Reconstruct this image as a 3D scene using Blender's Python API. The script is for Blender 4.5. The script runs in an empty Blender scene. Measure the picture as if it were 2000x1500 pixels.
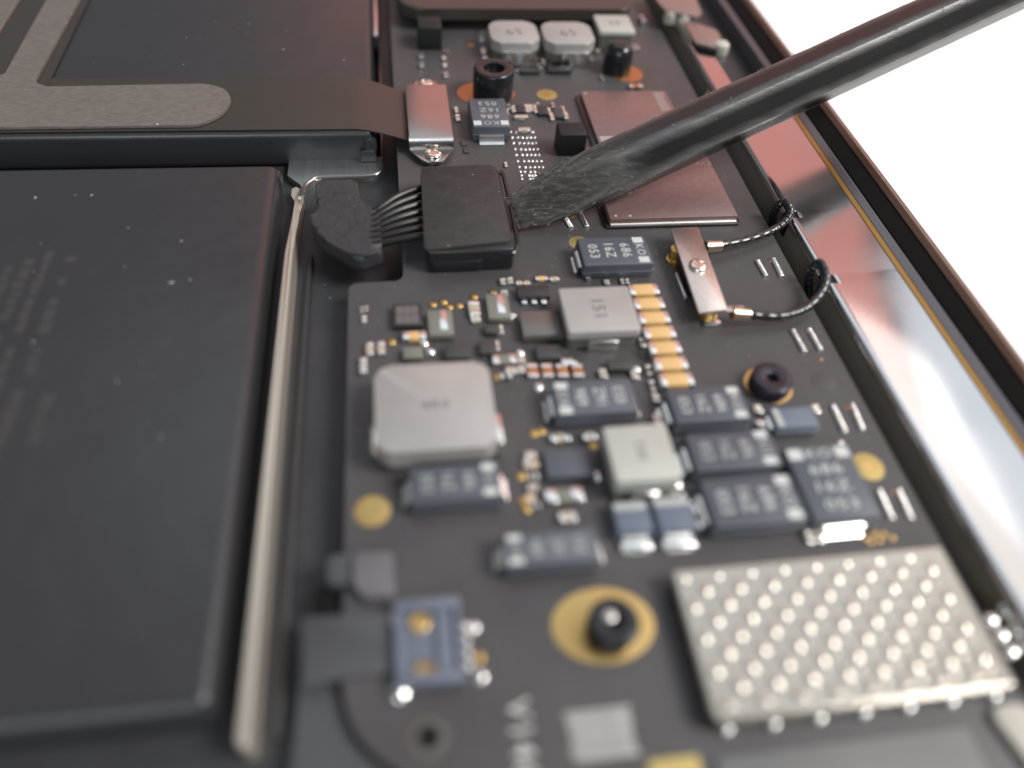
import bpy, bmesh, math, random
import numpy as np
from mathutils import Vector, Matrix

random.seed(7)
S = 0.001                       # geometry is written in millimetres, the scene is in metres
SC = bpy.context.scene
COL = SC.collection

# ------------------------------------------------------------------ camera
FPX = 1450.0                    # focal length in pixels of the 2000 px wide photograph
H = 50.0                        # lens height above the circuit board, mm
def _frame():
    y = np.array([708 - 1000, -(-1008 - 750), -FPX]); y /= np.linalg.norm(y)
    x = np.array([11779 - 1000, -(126 - 750), -FPX]); x -= y * (x @ y); x /= np.linalg.norm(x)
    return np.stack([x, y, np.cross(x, y)])
RW = _frame()
def at(px, py, z=0.0):
    """place on the level z (mm) that the photograph shows at a pixel"""
    d = RW @ np.array([px - 1000, -(py - 750), -FPX])
    t = (z - H) / d[2]
    return np.array([d[0] * t, d[1] * t, z])
cam = bpy.data.cameras.new('camera')
cam_o = bpy.data.objects.new('camera', cam); COL.objects.link(cam_o)
M4 = Matrix([list(RW[i]) + [0] for i in range(3)] + [[0, 0, 0, 1]])
M4.translation = Vector((0, 0, H * S))
cam_o.matrix_world = M4
cam.sensor_width = 36.0
cam.lens = FPX / 2000 * 36
cam.clip_start = 0.002; cam.clip_end = 20
cam.dof.use_dof = True
cam.dof.focus_distance = 0.083
cam.dof.aperture_fstop = 10.2 * (0.001 / S)
SC.camera = cam_o

# ------------------------------------------------------------------ light
world = bpy.data.worlds.new('World'); SC.world = world
world.use_nodes = True
bg = world.node_tree.nodes['Background']
bg.inputs[0].default_value = (0.95, 0.97, 1.0, 1); bg.inputs[1].default_value = 0.14
def lamp(name, loc, target, sx, sy, power, col):
    l = bpy.data.lights.new(name, 'AREA'); l.shape = 'RECTANGLE'; l.size = sx; l.size_y = sy
    l.energy = power; l.color = col
    o = bpy.data.objects.new(name, l); COL.objects.link(o)
    o.location = loc
    o.rotation_euler = (Vector(target) - Vector(loc)).to_track_quat('-Z', 'Y').to_euler()
    return o
lamp('window_light', (1.02, -0.27, 1.17), (0.02, 0.06, 0), 0.60, 0.60, 20.0, (1.0, 0.985, 0.96))
lamp('sky_light', (0.30, 0.80, 1.45), (0.02, 0.06, 0), 1.7, 0.85, 3.4, (0.82, 0.91, 1.0))
lamp('warm_wall_light', (0.62, 1.30, 0.60), (0.02, 0.06, 0), 1.6, 1.10, 2.7, (1.0, 0.30, 0.23))
lamp('ledge_fill_light', (1.22, 0.66, 0.85), (0.02, 0.06, 0), 0.85, 1.0, 2.4, (1.0, 0.96, 0.92))  # added white fill from the right, also whitens the ledge's near-end reflection
lamp('rear_window_light', (-0.35, -1.40, 0.85), (0.02, 0.06, 0), 1.0, 0.75, 7.0, (0.86, 0.93, 1.0))

SC.render.engine = 'CYCLES'
SC.cycles.use_denoising = True
SC.cycles.max_bounces = 8
SC.cycles.sample_clamp_indirect = 6
SC.view_settings.view_transform = 'Standard'
SC.view_settings.look = 'None'
SC.view_settings.exposure = 0.5
SC.view_settings.gamma = 1.0

# ------------------------------------------------------------------ materials
MATS = {}
def mat(name, col, rough=0.5, metal=0.0, var=0.0, vscale=800, bump=0.0, bscale=3000, spec=0.5, rvar=0.0, coat=0.0, stretch=None, wav=0.0):
    m = bpy.data.materials.new(name); m.use_nodes = True
    nt = m.node_tree; n = nt.nodes; p = n['Principled BSDF']
    p.inputs['Base Color'].default_value = (*col, 1)
    p.inputs['Roughness'].default_value = rough
    p.inputs['Metallic'].default_value = metal
    p.inputs['Specular IOR Level'].default_value = spec
    if coat: p.inputs['Coat Weight'].default_value = coat; p.inputs['Coat Roughness'].default_value = 0.15
    tc = n.new('ShaderNodeTexCoord'); mp = n.new('ShaderNodeMapping')
    nt.links.new(tc.outputs['Object'], mp.inputs['Vector'])
    if stretch: mp.inputs['Scale'].default_value = stretch
    k = 0.001 / S
    if var or rvar:
        t = n.new('ShaderNodeTexNoise'); t.inputs['Scale'].default_value = vscale * k; t.inputs['Detail'].default_value = 5
        nt.links.new(mp.outputs[0], t.inputs['Vector'])
        if var:
            r = n.new('ShaderNodeMapRange'); r.inputs[1].default_value = 0.3; r.inputs[2].default_value = 0.7
            r.inputs[3].default_value = 1 - var; r.inputs[4].default_value = 1 + var
            mul = n.new('ShaderNodeVectorMath'); mul.operation = 'SCALE'; mul.inputs[0].default_value = col
            nt.links.new(t.outputs['Fac'], r.inputs[0]); nt.links.new(r.outputs[0], mul.inputs['Scale'])
            nt.links.new(mul.outputs[0], p.inputs['Base Color'])
        if rvar:
            r = n.new('ShaderNodeMapRange'); r.inputs[1].default_value = 0.3; r.inputs[2].default_value = 0.7
            r.inputs[3].default_value = max(0.02, rough - rvar); r.inputs[4].default_value = min(1, rough + rvar)
            nt.links.new(t.outputs['Fac'], r.inputs[0]); nt.links.new(r.outputs[0], p.inputs['Roughness'])
    if bump:
        t = n.new('ShaderNodeTexNoise'); t.inputs['Scale'].default_value = bscale * k; t.inputs['Detail'].default_value = 6
        nt.links.new(mp.outputs[0], t.inputs['Vector'])
        b = n.new('ShaderNodeBump'); b.inputs['Strength'].default_value = min(1, bump); b.inputs['Distance'].default_value = 0.00012 * S / 0.001
        nt.links.new(t.outputs['Fac'], b.inputs['Height']); nt.links.new(b.outputs[0], p.inputs['Normal'])
    if wav:
        t = n.new('ShaderNodeTexNoise'); t.inputs['Scale'].default_value = 95 * k; t.inputs['Detail'].default_value = 3
        nt.links.new(mp.outputs[0], t.inputs['Vector'])
        b2 = n.new('ShaderNodeBump'); b2.inputs['Strength'].default_value = wav; b2.inputs['Distance'].default_value = 0.0006 * S / 0.001
        nt.links.new(t.outputs['Fac'], b2.inputs['Height']); nt.links.new(b2.outputs[0], p.inputs['Normal'])
        if bump: nt.links.new(b.outputs[0], b2.inputs['Normal'])
    MATS[name] = m
    return m
mat('solder_mask', (0.060, 0.0555, 0.0565), 0.45, var=0.10, vscale=150, bump=0.12, bscale=9000, rvar=0.05)
mat('via', (0.125, 0.115, 0.105), 0.4)
mat('mask_edge', (0.09, 0.08, 0.07), 0.6)
mat('battery_film', (0.030, 0.030, 0.032), 0.31, var=0.05, vscale=60, bump=0.10, bscale=7000, rvar=0.03, wav=0.5)
mat('battery_print', (0.046, 0.044, 0.043), 0.5)
mat('chassis_dark', (0.029, 0.029, 0.031), 0.5, var=0.12, vscale=200, bump=0.15, bscale=6000)
mat('chassis_black', (0.006, 0.006, 0.006), 0.6, spec=0.2)
mat('chrome', (0.60, 0.58, 0.575), 0.13, 1.0, var=0.03, vscale=90, rvar=0.05, bump=0.03, bscale=2500)
mat('lip_metal', (0.55, 0.52, 0.49), 0.28, 1.0)
mat('wall_olive', (0.26, 0.235, 0.19), 0.45)
mat('gold_strip', (0.38, 0.21, 0.06), 0.35, 0.6)
mat('bezel_grey', (0.14, 0.13, 0.14), 0.3, 0.4)
mat('gasket', (0.003, 0.003, 0.003), 0.8, spec=0.08)
mat('rim_gold', (0.20, 0.118, 0.085), 0.40, 0.7, var=0.08, vscale=3000, bump=0.2, bscale=9000)
mat('tray_metal', (0.66, 0.60, 0.51), 0.40, 0.7, var=0.05, vscale=400, stretch=(1, 0.05, 1), bump=0.1, bscale=3000)
mat('brushed', (0.60, 0.60, 0.58), 0.35, 1.0, var=0.10, vscale=1500, stretch=(1, 0.08, 1), bump=0.15, bscale=4000)
mat('flex_film', (0.040, 0.034, 0.029), 0.34, var=0.06, vscale=100)
mat('stiffener', (0.17, 0.148, 0.133), 0.55, 0.25, var=0.16, vscale=2600, bump=0.45, bscale=9000, stretch=(0.35, 1, 1))
mat('bracket', (0.46, 0.43, 0.41), 0.26, 1.0, var=0.03, vscale=200)
mat('steel', (0.66, 0.58, 0.53), 0.3, 1.0, var=0.08, vscale=3000, bump=0.25, bscale=9000)
mat('screw', (0.85, 0.80, 0.72), 0.16, 1.0)
mat('solder', (0.86, 0.85, 0.82), 0.20, 1.0, bump=0.2, bscale=4000)
mat('solder_dull', (0.72, 0.71, 0.68), 0.38, 1.0)
mat('lead', (0.84, 0.83, 0.80), 0.24, 1.0, bump=0.1, bscale=3000)
mat('copper', (0.50, 0.235, 0.10), 0.42, 0.9)
mat('gold', (0.58, 0.39, 0.155), 0.36, 1.0, bump=0.1, bscale=3000)
mat('crimp', (0.66, 0.53, 0.40), 0.28, 1.0)
mat('gold_mask', (0.46, 0.35, 0.13), 0.45, 0.7)
mat('ferrite', (0.38, 0.36, 0.345), 0.48, 0.25, var=0.06, vscale=250, bump=0.15, bscale=6000)
mat('ferrite_pale', (0.45, 0.45, 0.41), 0.48, 0.2, var=0.05, vscale=250, bump=0.15, bscale=6000)
mat('ferrite_side', (0.11, 0.11, 0.10), 0.6, var=0.1, vscale=500)
mat('ink_dark', (0.11, 0.095, 0.09), 0.6)
mat('tantalum', (0.082, 0.090, 0.108), 0.42, var=0.05, vscale=400, bump=0.12, bscale=9000)
mat('tantalum_blue', (0.115, 0.14, 0.185), 0.42, var=0.05, vscale=400)
mat('ink_white', (0.55, 0.56, 0.54), 0.6, var=0.12, vscale=2500)
mat('ink_soft', (0.40, 0.41, 0.39), 0.6, var=0.2, vscale=1800)
mat('ink_grey', (0.33, 0.33, 0.32), 0.6, var=0.2, vscale=900)
mat('ink_faint', (0.40, 0.32, 0.30), 0.6)
mat('epoxy', (0.030, 0.029, 0.029), 0.40, var=0.06, vscale=500, bump=0.2, bscale=9000)
mat('epoxy_grey', (0.16, 0.145, 0.135), 0.32, 0.4)
mat('memory_epoxy', (0.17, 0.10, 0.094), 0.25, var=0.08, vscale=1500, bump=0.25, bscale=11000, spec=1.0)
mat('underfill', (0.020, 0.016, 0.014), 0.25)
mat('mlcc', (0.66, 0.42, 0.18), 0.42, var=0.05, vscale=700)
mat('mlcc_pale', (0.42, 0.36, 0.28), 0.42, var=0.05, vscale=700)
mat('passive_dark', (0.05, 0.05, 0.048), 0.4)
mat('passive_green', (0.18, 0.18, 0.15), 0.45)
mat('foam', (0.006, 0.006, 0.0065), 0.6, var=0.1, vscale=2000, bump=0.3, bscale=6000)
mat('post_black', (0.012, 0.012, 0.013), 0.22, bump=0.2, bscale=3000)
mat('post_purple', (0.030, 0.024, 0.034), 0.25, 0.3, bump=0.1)
mat('tape', (0.030, 0.027, 0.026), 0.62, var=0.25, vscale=1400, bump=0.6, bscale=5000, stretch=(0.4, 1, 1))
mat('braid', (0.032, 0.032, 0.034), 0.58, var=0.2, vscale=2500, bump=0.45, bscale=4500, stretch=(1, 0.35, 1))
mat('plug_plastic', (0.014, 0.014, 0.016), 0.35)
mat('wire_black', (0.012, 0.012, 0.013), 0.20, coat=0.5)
mat('wire_sleeve', (0.007, 0.007, 0.0075), 0.36)
mat('wire_white', (0.45, 0.45, 0.45), 0.3)
mat('nylon', (0.020, 0.018, 0.018), 0.30, var=0.15, vscale=900, bump=0.25, bscale=3000, rvar=0.06, stretch=(0.25, 1, 1))
mat('fibre', (0.22, 0.215, 0.21), 0.6)
mat('nylon_rough', (0.055, 0.051, 0.048), 0.62, var=0.45, vscale=1300, bump=1.0, bscale=2600, stretch=(0.4, 1, 1))
mat('connector_blue', (0.13, 0.145, 0.19), 0.40, var=0.05, vscale=400)
mat('fpc_grey', (0.066, 0.067, 0.072), 0.42, var=0.05, vscale=120)
mat('clip_grey', (0.115, 0.112, 0.117), 0.40)
mat('shield', (0.43, 0.398, 0.348), 0.22, 0.75, var=0.04, vscale=300, bump=0.05, bscale=5000)
mat('clip_pale', (0.17, 0.17, 0.168), 0.5, var=0.08, vscale=200)
mat('shield_dark', (0.10, 0.095, 0.085), 0.45, 0.6)
mat('plate_brown', (0.060, 0.052, 0.046), 0.35, 0.3)
mat('hinge_plate', (0.30, 0.22, 0.20), 0.35, 0.5)
mat('cream', (0.50, 0.475, 0.41), 0.4)
mat('dust_white', (0.50, 0.50, 0.49), 0.7)
mat('table_white', (0.92, 0.92, 0.92), 0.6)

# ------------------------------------------------------------------ builders
WLOC = {}
def link(name, me, loc, parent=None):
    o = bpy.data.objects.new(name, me)
    COL.objects.link(o)
    loc = np.array(loc, float)
    base = np.zeros(3)
    if parent is not None:
        o.parent = parent; base = WLOC[parent.name]
    o.location = tuple((loc - base) * S)
    WLOC[o.name] = loc
    return o
def thing(o, label, cat, group=None, kind=None):
    o['label'] = label; o['category'] = cat
    if group: o['group'] = group
    if kind: o['kind'] = kind
    return o
def empty(name, loc):
    return link(name, None, loc)
def build(name, geo, m, parent=None, smooth=True, sharp=35, origin=None):
    """geo = (verts in absolute mm, faces) -> one mesh object with its origin at its own base"""
    v, f = geo
    v = np.asarray(v, float)
    lo, hi = v.min(0), v.max(0)
    org = np.array([(lo[0] + hi[0]) / 2, (lo[1] + hi[1]) / 2, lo[2]]) if origin is None else np.array(origin, float)
    me = bpy.data.meshes.new(name)
    me.from_pydata([tuple(p) for p in (v - org) * S], [], [tuple(q) for q in f])
    me.materials.append(MATS[m])
    if smooth:
        for p in me.polygons: p.use_smooth = len(p.vertices) <= 4
        try: me.set_sharp_from_angle(angle=math.radians(sharp))
        except Exception: pass
    return link(name, me, org, parent)
def clone(o, loc, parent=None, name=None):
    c = link(name or o.name.split('.')[0], o.data, loc, parent)
    return c
def from_bm(bm):
    bm.verts.index_update()
    g = ([tuple(v.co) for v in bm.verts], [[v.index for v in f.verts] for f in bm.faces])
    bm.free()
    return g
def box(x0, y0, z0, x1, y1, z1, bev=0.0, seg=2, top_only=False):
    bm = bmesh.new()
    bmesh.ops.create_cube(bm, size=1)
    for v in bm.verts:
        v.co = Vector(((x0 + x1) / 2 + v.co.x * (x1 - x0), (y0 + y1) / 2 + v.co.y * (y1 - y0), (z0 + z1) / 2 + v.co.z * (z1 - z0)))
    if bev:
        es = [e for e in bm.edges if not (top_only and all(abs(v.co.z - z0) < 1e-6 for v in e.verts))]
        bmesh.ops.bevel(bm, geom=es, offset=bev, segments=seg, affect='EDGES', profile=0.5)
    return from_bm(bm)
def prism(poly, z0, z1, bev=0.0, seg=2):
    """poly: list of (x, y), anticlockwise"""
    a = sum(p[0] * q[1] - q[0] * p[1] for p, q in zip(poly, poly[1:] + poly[:1]))
    if a < 0: poly = poly[::-1]
    bm = bmesh.new()
    lo = [bm.verts.new((p[0], p[1], z0)) for p in poly]
    hi = [bm.verts.new((p[0], p[1], z1)) for p in poly]
    bm.faces.new(lo[::-1]); top = bm.faces.new(hi)
    n = len(poly)
    for i in range(n):
        j = (i + 1) % n
        bm.faces.new((lo[i], lo[j], hi[j], hi[i]))
    if bev:
        bmesh.ops.bevel(bm, geom=list(top.edges), offset=bev, segments=seg, affect='EDGES', profile=0.5)
    return from_bm(bm)
def rounded(poly, r, n=5):
    """round the corners of a polygon; r one number or one per corner"""
    out = []; N = len(poly)
    rs = r if isinstance(r, (list, tuple)) else [r] * N
    for i in range(N):
        p = np.array(poly[i][:2], float); a = np.array(poly[i - 1][:2], float); b = np.array(poly[(i + 1) % N][:2], float)
        if rs[i] <= 0: out.append(tuple(p)); continue
        u = (a - p) / np.linalg.norm(a - p); w = (b - p) / np.linalg.norm(b - p)
        d = min(rs[i], 0.49 * np.linalg.norm(a - p), 0.49 * np.linalg.norm(b - p))
        s, e = p + u * d, p + w * d
        for k in range(n + 1):
            t = k / n
            out.append(tuple((1 - t) ** 2 * s + 2 * t * (1 - t) * p + t * t * e))
    return out
def rectpoly(x0, y0, x1, y1): return [(x0, y0), (x1, y0), (x1, y1), (x0, y1)]
def lathe(c, prof, n=28, sx=1.0, sy=1.0):
    """prof: list of (r, z) from the outside bottom to the middle top"""
    v = []; f = []
    for r, z in prof:
        for k in range(n):
            a = 2 * math.pi * k / n
            v.append((c[0] + r * sx * math.cos(a), c[1] + r * sy * math.sin(a), c[2] + z))
    for i in range(len(prof) - 1):
        for k in range(n):
            j = (k + 1) % n
            f.append((i * n + k, i * n + j, (i + 1) * n + j, (i + 1) * n + k))
    f.append([(len(prof) - 1) * n + k for k in range(n)])
    f.append([k for k in range(n)][::-1])
    return v, f
def spline(pts, sub=8):
    P = [np.array(p, float) for p in pts]; P = [2 * P[0] - P[1]] + P + [2 * P[-1] - P[-2]]
    out = []
    for i in range(1, len(P) - 2):
        for k in range(sub):
            t = k / sub
            out.append(0.5 * ((2 * P[i]) + (-P[i - 1] + P[i + 1]) * t + (2 * P[i - 1] - 5 * P[i] + 4 * P[i + 1] - P[i + 2]) * t * t
                              + (-P[i - 1] + 3 * P[i] - 3 * P[i + 1] + P[i + 2]) * t ** 3))
    out.append(P[-2])
    return out
def tube(path, r, n=10, rf=None, flat=1.0):
    path = [np.array(p, float) for p in path]
    v = []; f = []; up = np.array([0, 0, 1.0])
    N = len(path)
    for i, p in enumerate(path):
        t = path[min(i + 1, N - 1)] - path[max(i - 1, 0)]; t /= np.linalg.norm(t)
        s = np.cross(t, up); s = s / (np.linalg.norm(s) + 1e-9); w = np.cross(s, t)
        rr = r * (rf(i / (N - 1)) if rf else 1)
        for k in range(n):
            a = 2 * math.pi * k / n
            v.append(p + s * rr * math.cos(a) + w * rr * flat * math.sin(a))
    for i in range(N - 1):
        for k in range(n):
            j = (k + 1) % n
            f.append((i * n + k, i * n + j, (i + 1) * n + j, (i + 1) * n + k))
    f.append([k for k in range(n)][::-1]); f.append([(N - 1) * n + k for k in range(n)])
    return v, f
def strip(path, w, t, axis):
    """a bent metal strip: path of (a, z) along the direction axis, width w across it, thickness t"""
    ax = np.array(axis, float); cr = np.array([-ax[1], ax[0], 0])
    v = []; f = []; N = len(path)
    P = [np.array(p, float) for p in path]
    for i, p in enumerate(P):
        d = P[min(i + 1, N - 1)] - P[max(i - 1, 0)]; d /= np.linalg.norm(d); nn = np.array([-d[1], d[0]])
        for q in (p + nn * t / 2, p - nn * t / 2):
            for s in (-1, 1):
                v.append(ax * q[0] + cr * s * w / 2 + np.array([0, 0, q[1]]))
    for i in range(N - 1):
        a, b = i * 4, i * 4 + 4
        f += [(a, a + 1, b + 1, b), (a + 2, b + 2, b + 3, a + 3), (a, b, b + 2, a + 2), (a + 1, a + 3, b + 3, b + 1)]
    f += [(0, 2, 3, 1), ((N - 1) * 4, (N - 1) * 4 + 1, (N - 1) * 4 + 3, (N - 1) * 4 + 2)]
    return v, f
def shift(g, d, rot=0.0):
    v, f = g; c, s = math.cos(rot), math.sin(rot)
    return [(p[0] * c - p[1] * s + d[0], p[0] * s + p[1] * c + d[1], p[2] + d[2]) for p in v], f
def join(gs):
    V = []; F = []
    for v, f in gs:
        n = len(V); V += [tuple(p) for p in v]; F += [[i + n for i in q] for q in f]
    return V, F
_TXT = {}
def text_geo(s, size, thick=0.012):
    if s not in _TXT:
        cu = bpy.data.curves.new('glyphs', 'FONT'); cu.body = s; cu.align_x = 'CENTER'; cu.align_y = 'CENTER'
        cu.size = 1; cu.resolution_u = 2; cu.space_character = 1.12
        ob = bpy.data.objects.new('glyphs', cu); COL.objects.link(ob)
        dg = bpy.context.evaluated_depsgraph_get(); dg.update()
        me = bpy.data.meshes.new_from_object(ob.evaluated_get(dg))
        v = np.array([tuple(p.co) for p in me.vertices]); f = [list(p.vertices) for p in me.polygons]
        v[:, :2] -= (v[:, :2].min(0) + v[:, :2].max(0)) / 2
        bpy.data.objects.remove(ob); bpy.data.curves.remove(cu); bpy.data.meshes.remove(me)
        _TXT[s] = (v, f)
    v, f = _TXT[s]
    v = v * size
    return [tuple(p) for p in v], f
def rect(fl, br, z):
    a, b = at(*fl, z), at(*br, z)
    return min(a[0], b[0]), min(a[1], b[1]), max(a[0], b[0]), max(a[1], b[1])

# ------------------------------------------------------------------ the setting: a white table
tb = build('table', box(-900, -500, -22, 900, 1300, -20, 0), 'table_white', smooth=False)
tb['kind'] = 'structure'

# ------------------------------------------------------------------ laptop chassis
ZF = -2.6
ch = thing(empty('laptop_chassis', (10, 55, -8)), 'open bottom case of a laptop with a copper coloured rim and shiny inner edge', 'laptop case')
Y0, Y1 = -12, 150
build('floor', box(-75, Y0, -8, 41.9, Y1, ZF, 0.2), 'chassis_dark', ch)
def rail(name, prof, m, y0=Y0, y1=Y1, sharp=30):
    """cross-section (x, z) drawn out along y"""
    n = len(prof); v = [(p[0], y0, p[1]) for p in prof] + [(p[0], y1, p[1]) for p in prof]
    f = [(i, (i + 1) % n, n + (i + 1) % n, n + i) for i in range(n)] + [list(range(n))[::-1], list(range(n, 2 * n))]
    return build(name, (v, f), m, ch, sharp=sharp)
rail('inner_wall', [(42.0, -8), (43.6, -8), (43.6, 1.2), (42.05, 1.2), (41.95, -2.6)], 'wall_olive')
# polished ledge: a narrow one at the far end, a wide one towards the lens, with two notches for the cables
YN = at(1380, 195, 1.6)[1]
XG = at(1770, 550, 2.3)[0]
def ledge_z(x): 
    t = (x - 42.1) / (XG - 42.1)
    return 1.62 - 0.10 * math.sin(math.pi * min(t, 1)) + 0.55 * t * t
def ledge(y0, y1, x0, x1, name='polished_ledge'):
    prof = [(x0, 0.85), (x0 + 0.06, ledge_z(x0 + 0.3) - 0.2), (x0 + 0.3, ledge_z(x0 + 0.3))]
    prof += [(x0 + 0.3 + (x1 - x0 - 0.3) * i / 14, ledge_z(x0 + 0.3 + (x1 - x0 - 0.3) * i / 14)) for i in range(1, 15)] + [(x1, 0.85)]
    n = len(prof); v = [(p[0], y0, p[1]) for p in prof] + [(p[0], y1, p[1]) for p in prof]
    f = [(i, n + i, n + (i + 1) % n, (i + 1) % n) for i in range(n)] + [list(range(n)), list(range(n, 2 * n))[::-1]]
    return build(name, (v, f), 'chrome', ch, sharp=50)
n1 = at(1548, 418, 1.6)[1]; n2 = at(1622, 545, 1.6)[1]
YE = 14.6
YW = YN - 4.5
ys = [YE, n2 - 0.65, n2 + 0.65, n1 - 0.65, n1 + 0.65, YW]
for k in range(5): ledge(ys[k], ys[k + 1], 41.75 if k % 2 == 0 else 42.75, XG)
for nn in (n1, n2): build('notch', box(41.85, nn - 0.64, -1.0, 42.74, nn + 0.64, 1.42, 0.02), 'chassis_black', ch)
ledge(YW, 128, 41.75, 44.6)
rail('recess_floor', [(44.6, -8), (XG + 0.9, -8), (XG + 0.9, 0.3), (44.6, 0.3)], 'chassis_dark', YW, Y1)
rail('gold_line', [(XG + 0.01, 0.5), (XG + 0.5, 0.5), (XG + 0.5, 2.40), (XG + 0.01, 2.26)], 'gold_strip', YE, YW)
rail('bezel', [(XG + 0.51, 0.4), (XG + 1.4, 0.4), (XG + 1.4, 2.70), (XG + 1.2, 2.75), (XG + 0.55, 2.45)], 'bezel_grey')
rail('gasket', [(XG + 1.41, -3), (XG + 3.9, -3), (XG + 3.9, 2.75), (XG + 3.7, 2.85), (XG + 1.5, 2.8), (XG + 1.41, 2.6)], 'gasket')
rail('rim', [(XG + x_, z_) for x_, z_ in ((3.91, -8), (4.9, -8), (5.6, -5), (5.9, 0.5), (5.7, 2.2), (5.2, 3.1), (4.4, 3.35), (3.91, 2.95))], 'rim_gold')
# ledge of the case beside the board at the lens end, with the trench ridge
pts = [at(*p, -0.9)[:2] for p in ((590, 1300), (655, 1300), (664, 1385), (690, 1450), (735, 1495), (800, 1540), (560, 1560))]
build('side_ledge', prism(rounded(pts, [0.3, 0.3, 2, 2, 1, 0.2, 0.2]), ZF + 0.02, -0.9, 0.25), 'fpc_grey', ch)
a = at(545, 640, -1.8); b = at(520, 1420, -1.8)
build('trench_ridge', box(-10.2, 14.5, ZF + 0.01, -9.6, 62, -1.9, 0.2), 'chassis_dark', ch)

# ------------------------------------------------------------------ batteries
def pouch(x0, y0, x1, y1, z0, z1, r):
    g = box(x0, y0, z0, x1, y1, z1, 0)
    bm = bmesh.new(); vs = [bm.verts.new(p) for p in g[0]]
    for q in g[1]: bm.faces.new([vs[i] for i in q])
    bmesh.ops.bevel(bm, geom=list(bm.edges), offset=r, segments=5, affect='EDGES', profile=0.55)
    return from_bm(bm)
b1 = build('battery', pouch(-85, 78.6, -3.0, 140, ZF + 0.05, 2.0, 0.85), 'battery_film')
thing(b1, 'flat black battery pack lying under the brown ribbon cable at the far side', 'battery', 'battery packs')
fold = [at(*p, 0.4) for p in ((714, 268), (733, 300), (722, 313), (706, 296))]
build('folded_corner', join([prism([(-4.6, 78.1), (-2.9, 78.1), (-2.75, 80.6), (-3.6, 80.9)], -1.6, -0.2, 0.3), prism([(-4.0, 78.25), (-2.7, 78.5), (-2.65, 79.8), (-3.4, 80.1)], -0.25, 1.1, 0.4)]), 'battery_film', b1)
b2 = build('battery', pouch(-85, 15.6, -13.2, 72.6, ZF + 0.05, 2.0, 0.95), 'battery_film')
thing(b2, 'large black battery pack nearest the lens beside the beige metal rail', 'battery', 'battery packs')
build('folded_corner', prism([(-14.6, 72.3), (-13.5, 72.7), (-12.9, 71.9), (-13.0, 70.9), (-13.6, 70.6)], -0.6, 1.55, 0.5), 'battery_film', b2)
def printed(parent, cols):
    g = []
    for (x, ya, yb, w) in cols:
        y = ya
        while y > yb:
            l = random.uniform(0.5, 1.7)
            if random.random() < 0.86: g.append(box(x - w / 2 * random.uniform(.5, 1), y - l, 1.99, x + w / 2 * random.uniform(.5, 1), y, 2.01 + 0.003 * (len(g) % 7)))
            y -= l + random.uniform(0.1, 0.35)
    o = build('printed_lines', join(g), 'battery_print', parent, smooth=False)
    o['kind'] = 'stuff'
cols = []
for px, ya, yb in ((20, 520, 730), (60, 505, 760), (100, 490, 780), (140, 500, 850), (35, 760, 905), (95, 770, 860)):
    p = at(px, ya, 2.0); q = at(px, yb, 2.0); cols.append((p[0], p[1], q[1], 1.1))
printed(b2, cols)

# ------------------------------------------------------------------ metal tray between the packs
za0 = -1.7
ya_ = at(650, 344, za0)[1]; xa_ = at(748, 320, za0)[0]
poly = [(-11.85, 13.6), (-11.15, 13.6), (-11.15, 68.0), (-10.9, 70.5), (-11.2, 73.0), (-12.3, 73.2), (-12.3, 71.5), (-11.85, 70.5)]
poly = poly[:2] + [(-11.15, y_) for y_ in (58, 60, 62, 64, 66)] + poly[2:] + [(-11.85, y_) for y_ in (66, 64, 62, 60, 58)]
gv, gf = prism(rounded(poly, [0.35, 0.35] + [0] * 5 + [0.5, 0.8, 0.6, 0.3, 0.3, 0.3] + [0] * 5), ZF + 0.05, 0.5, 0.2, 3)
sm = lambda t: min(max(t, 0), 1) ** 2 * (3 - 2 * min(max(t, 0), 1))
gv = [(p[0], p[1], p[2] if p[2] < -1 else p[2] - 2.0 * sm((p[1] - 58) / 13)) for p in gv]
tr = build('battery_tray', (gv, gf), 'tray_metal')
thing(tr, 'thin beige metal rail running along the side of the battery packs', 'rail')
arm_ = [(-13.0, ya_ + 0.3), (-11.4, ya_ - 1.6), (-11.09, ya_ - 4.0), (-10.7, ya_ - 1.7), (-9.6, ya_ - 0.3), (xa_ - 1.3, ya_), (xa_ - 0.2, ya_ + 1.3), (xa_, ya_ + 4.5), (xa_, 150), (-2.3, 150), (-2.3, 79.2), (-13.0, 79.2)]
build('brushed_arm', prism(rounded(arm_, [0.1, 0.1, 0.05, 0.8, 1.0, 0.9, 0.9, 0.5, 0, 0, 0.1, 0.1]), ZF + 0.04, za0, 0.40, 4), 'brushed', tr)
build('bright_lip', tube(spline([(-11.3, ya_ - 5.0, -0.95), (-11.05, ya_ - 2.6, -1.45), (-10.3, ya_ - 0.9, za0), (-9.0, ya_ - 0.15, za0 + 0.02), (xa_ - 1.6, ya_ - 0.05, za0 + 0.02), (xa_ - 0.5, ya_ + 0.5, za0), (xa_ - 0.1, ya_ + 1.8, za0 - 0.1)], 7), 0.24, 10), 'lead', tr)
build('bright_edge', box(xa_ - 0.75, at(745, 72, 0.3)[1], za0 + 0.01, xa_ - 0.05, 118, 0.6, 0.25), 'lead', tr)

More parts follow.
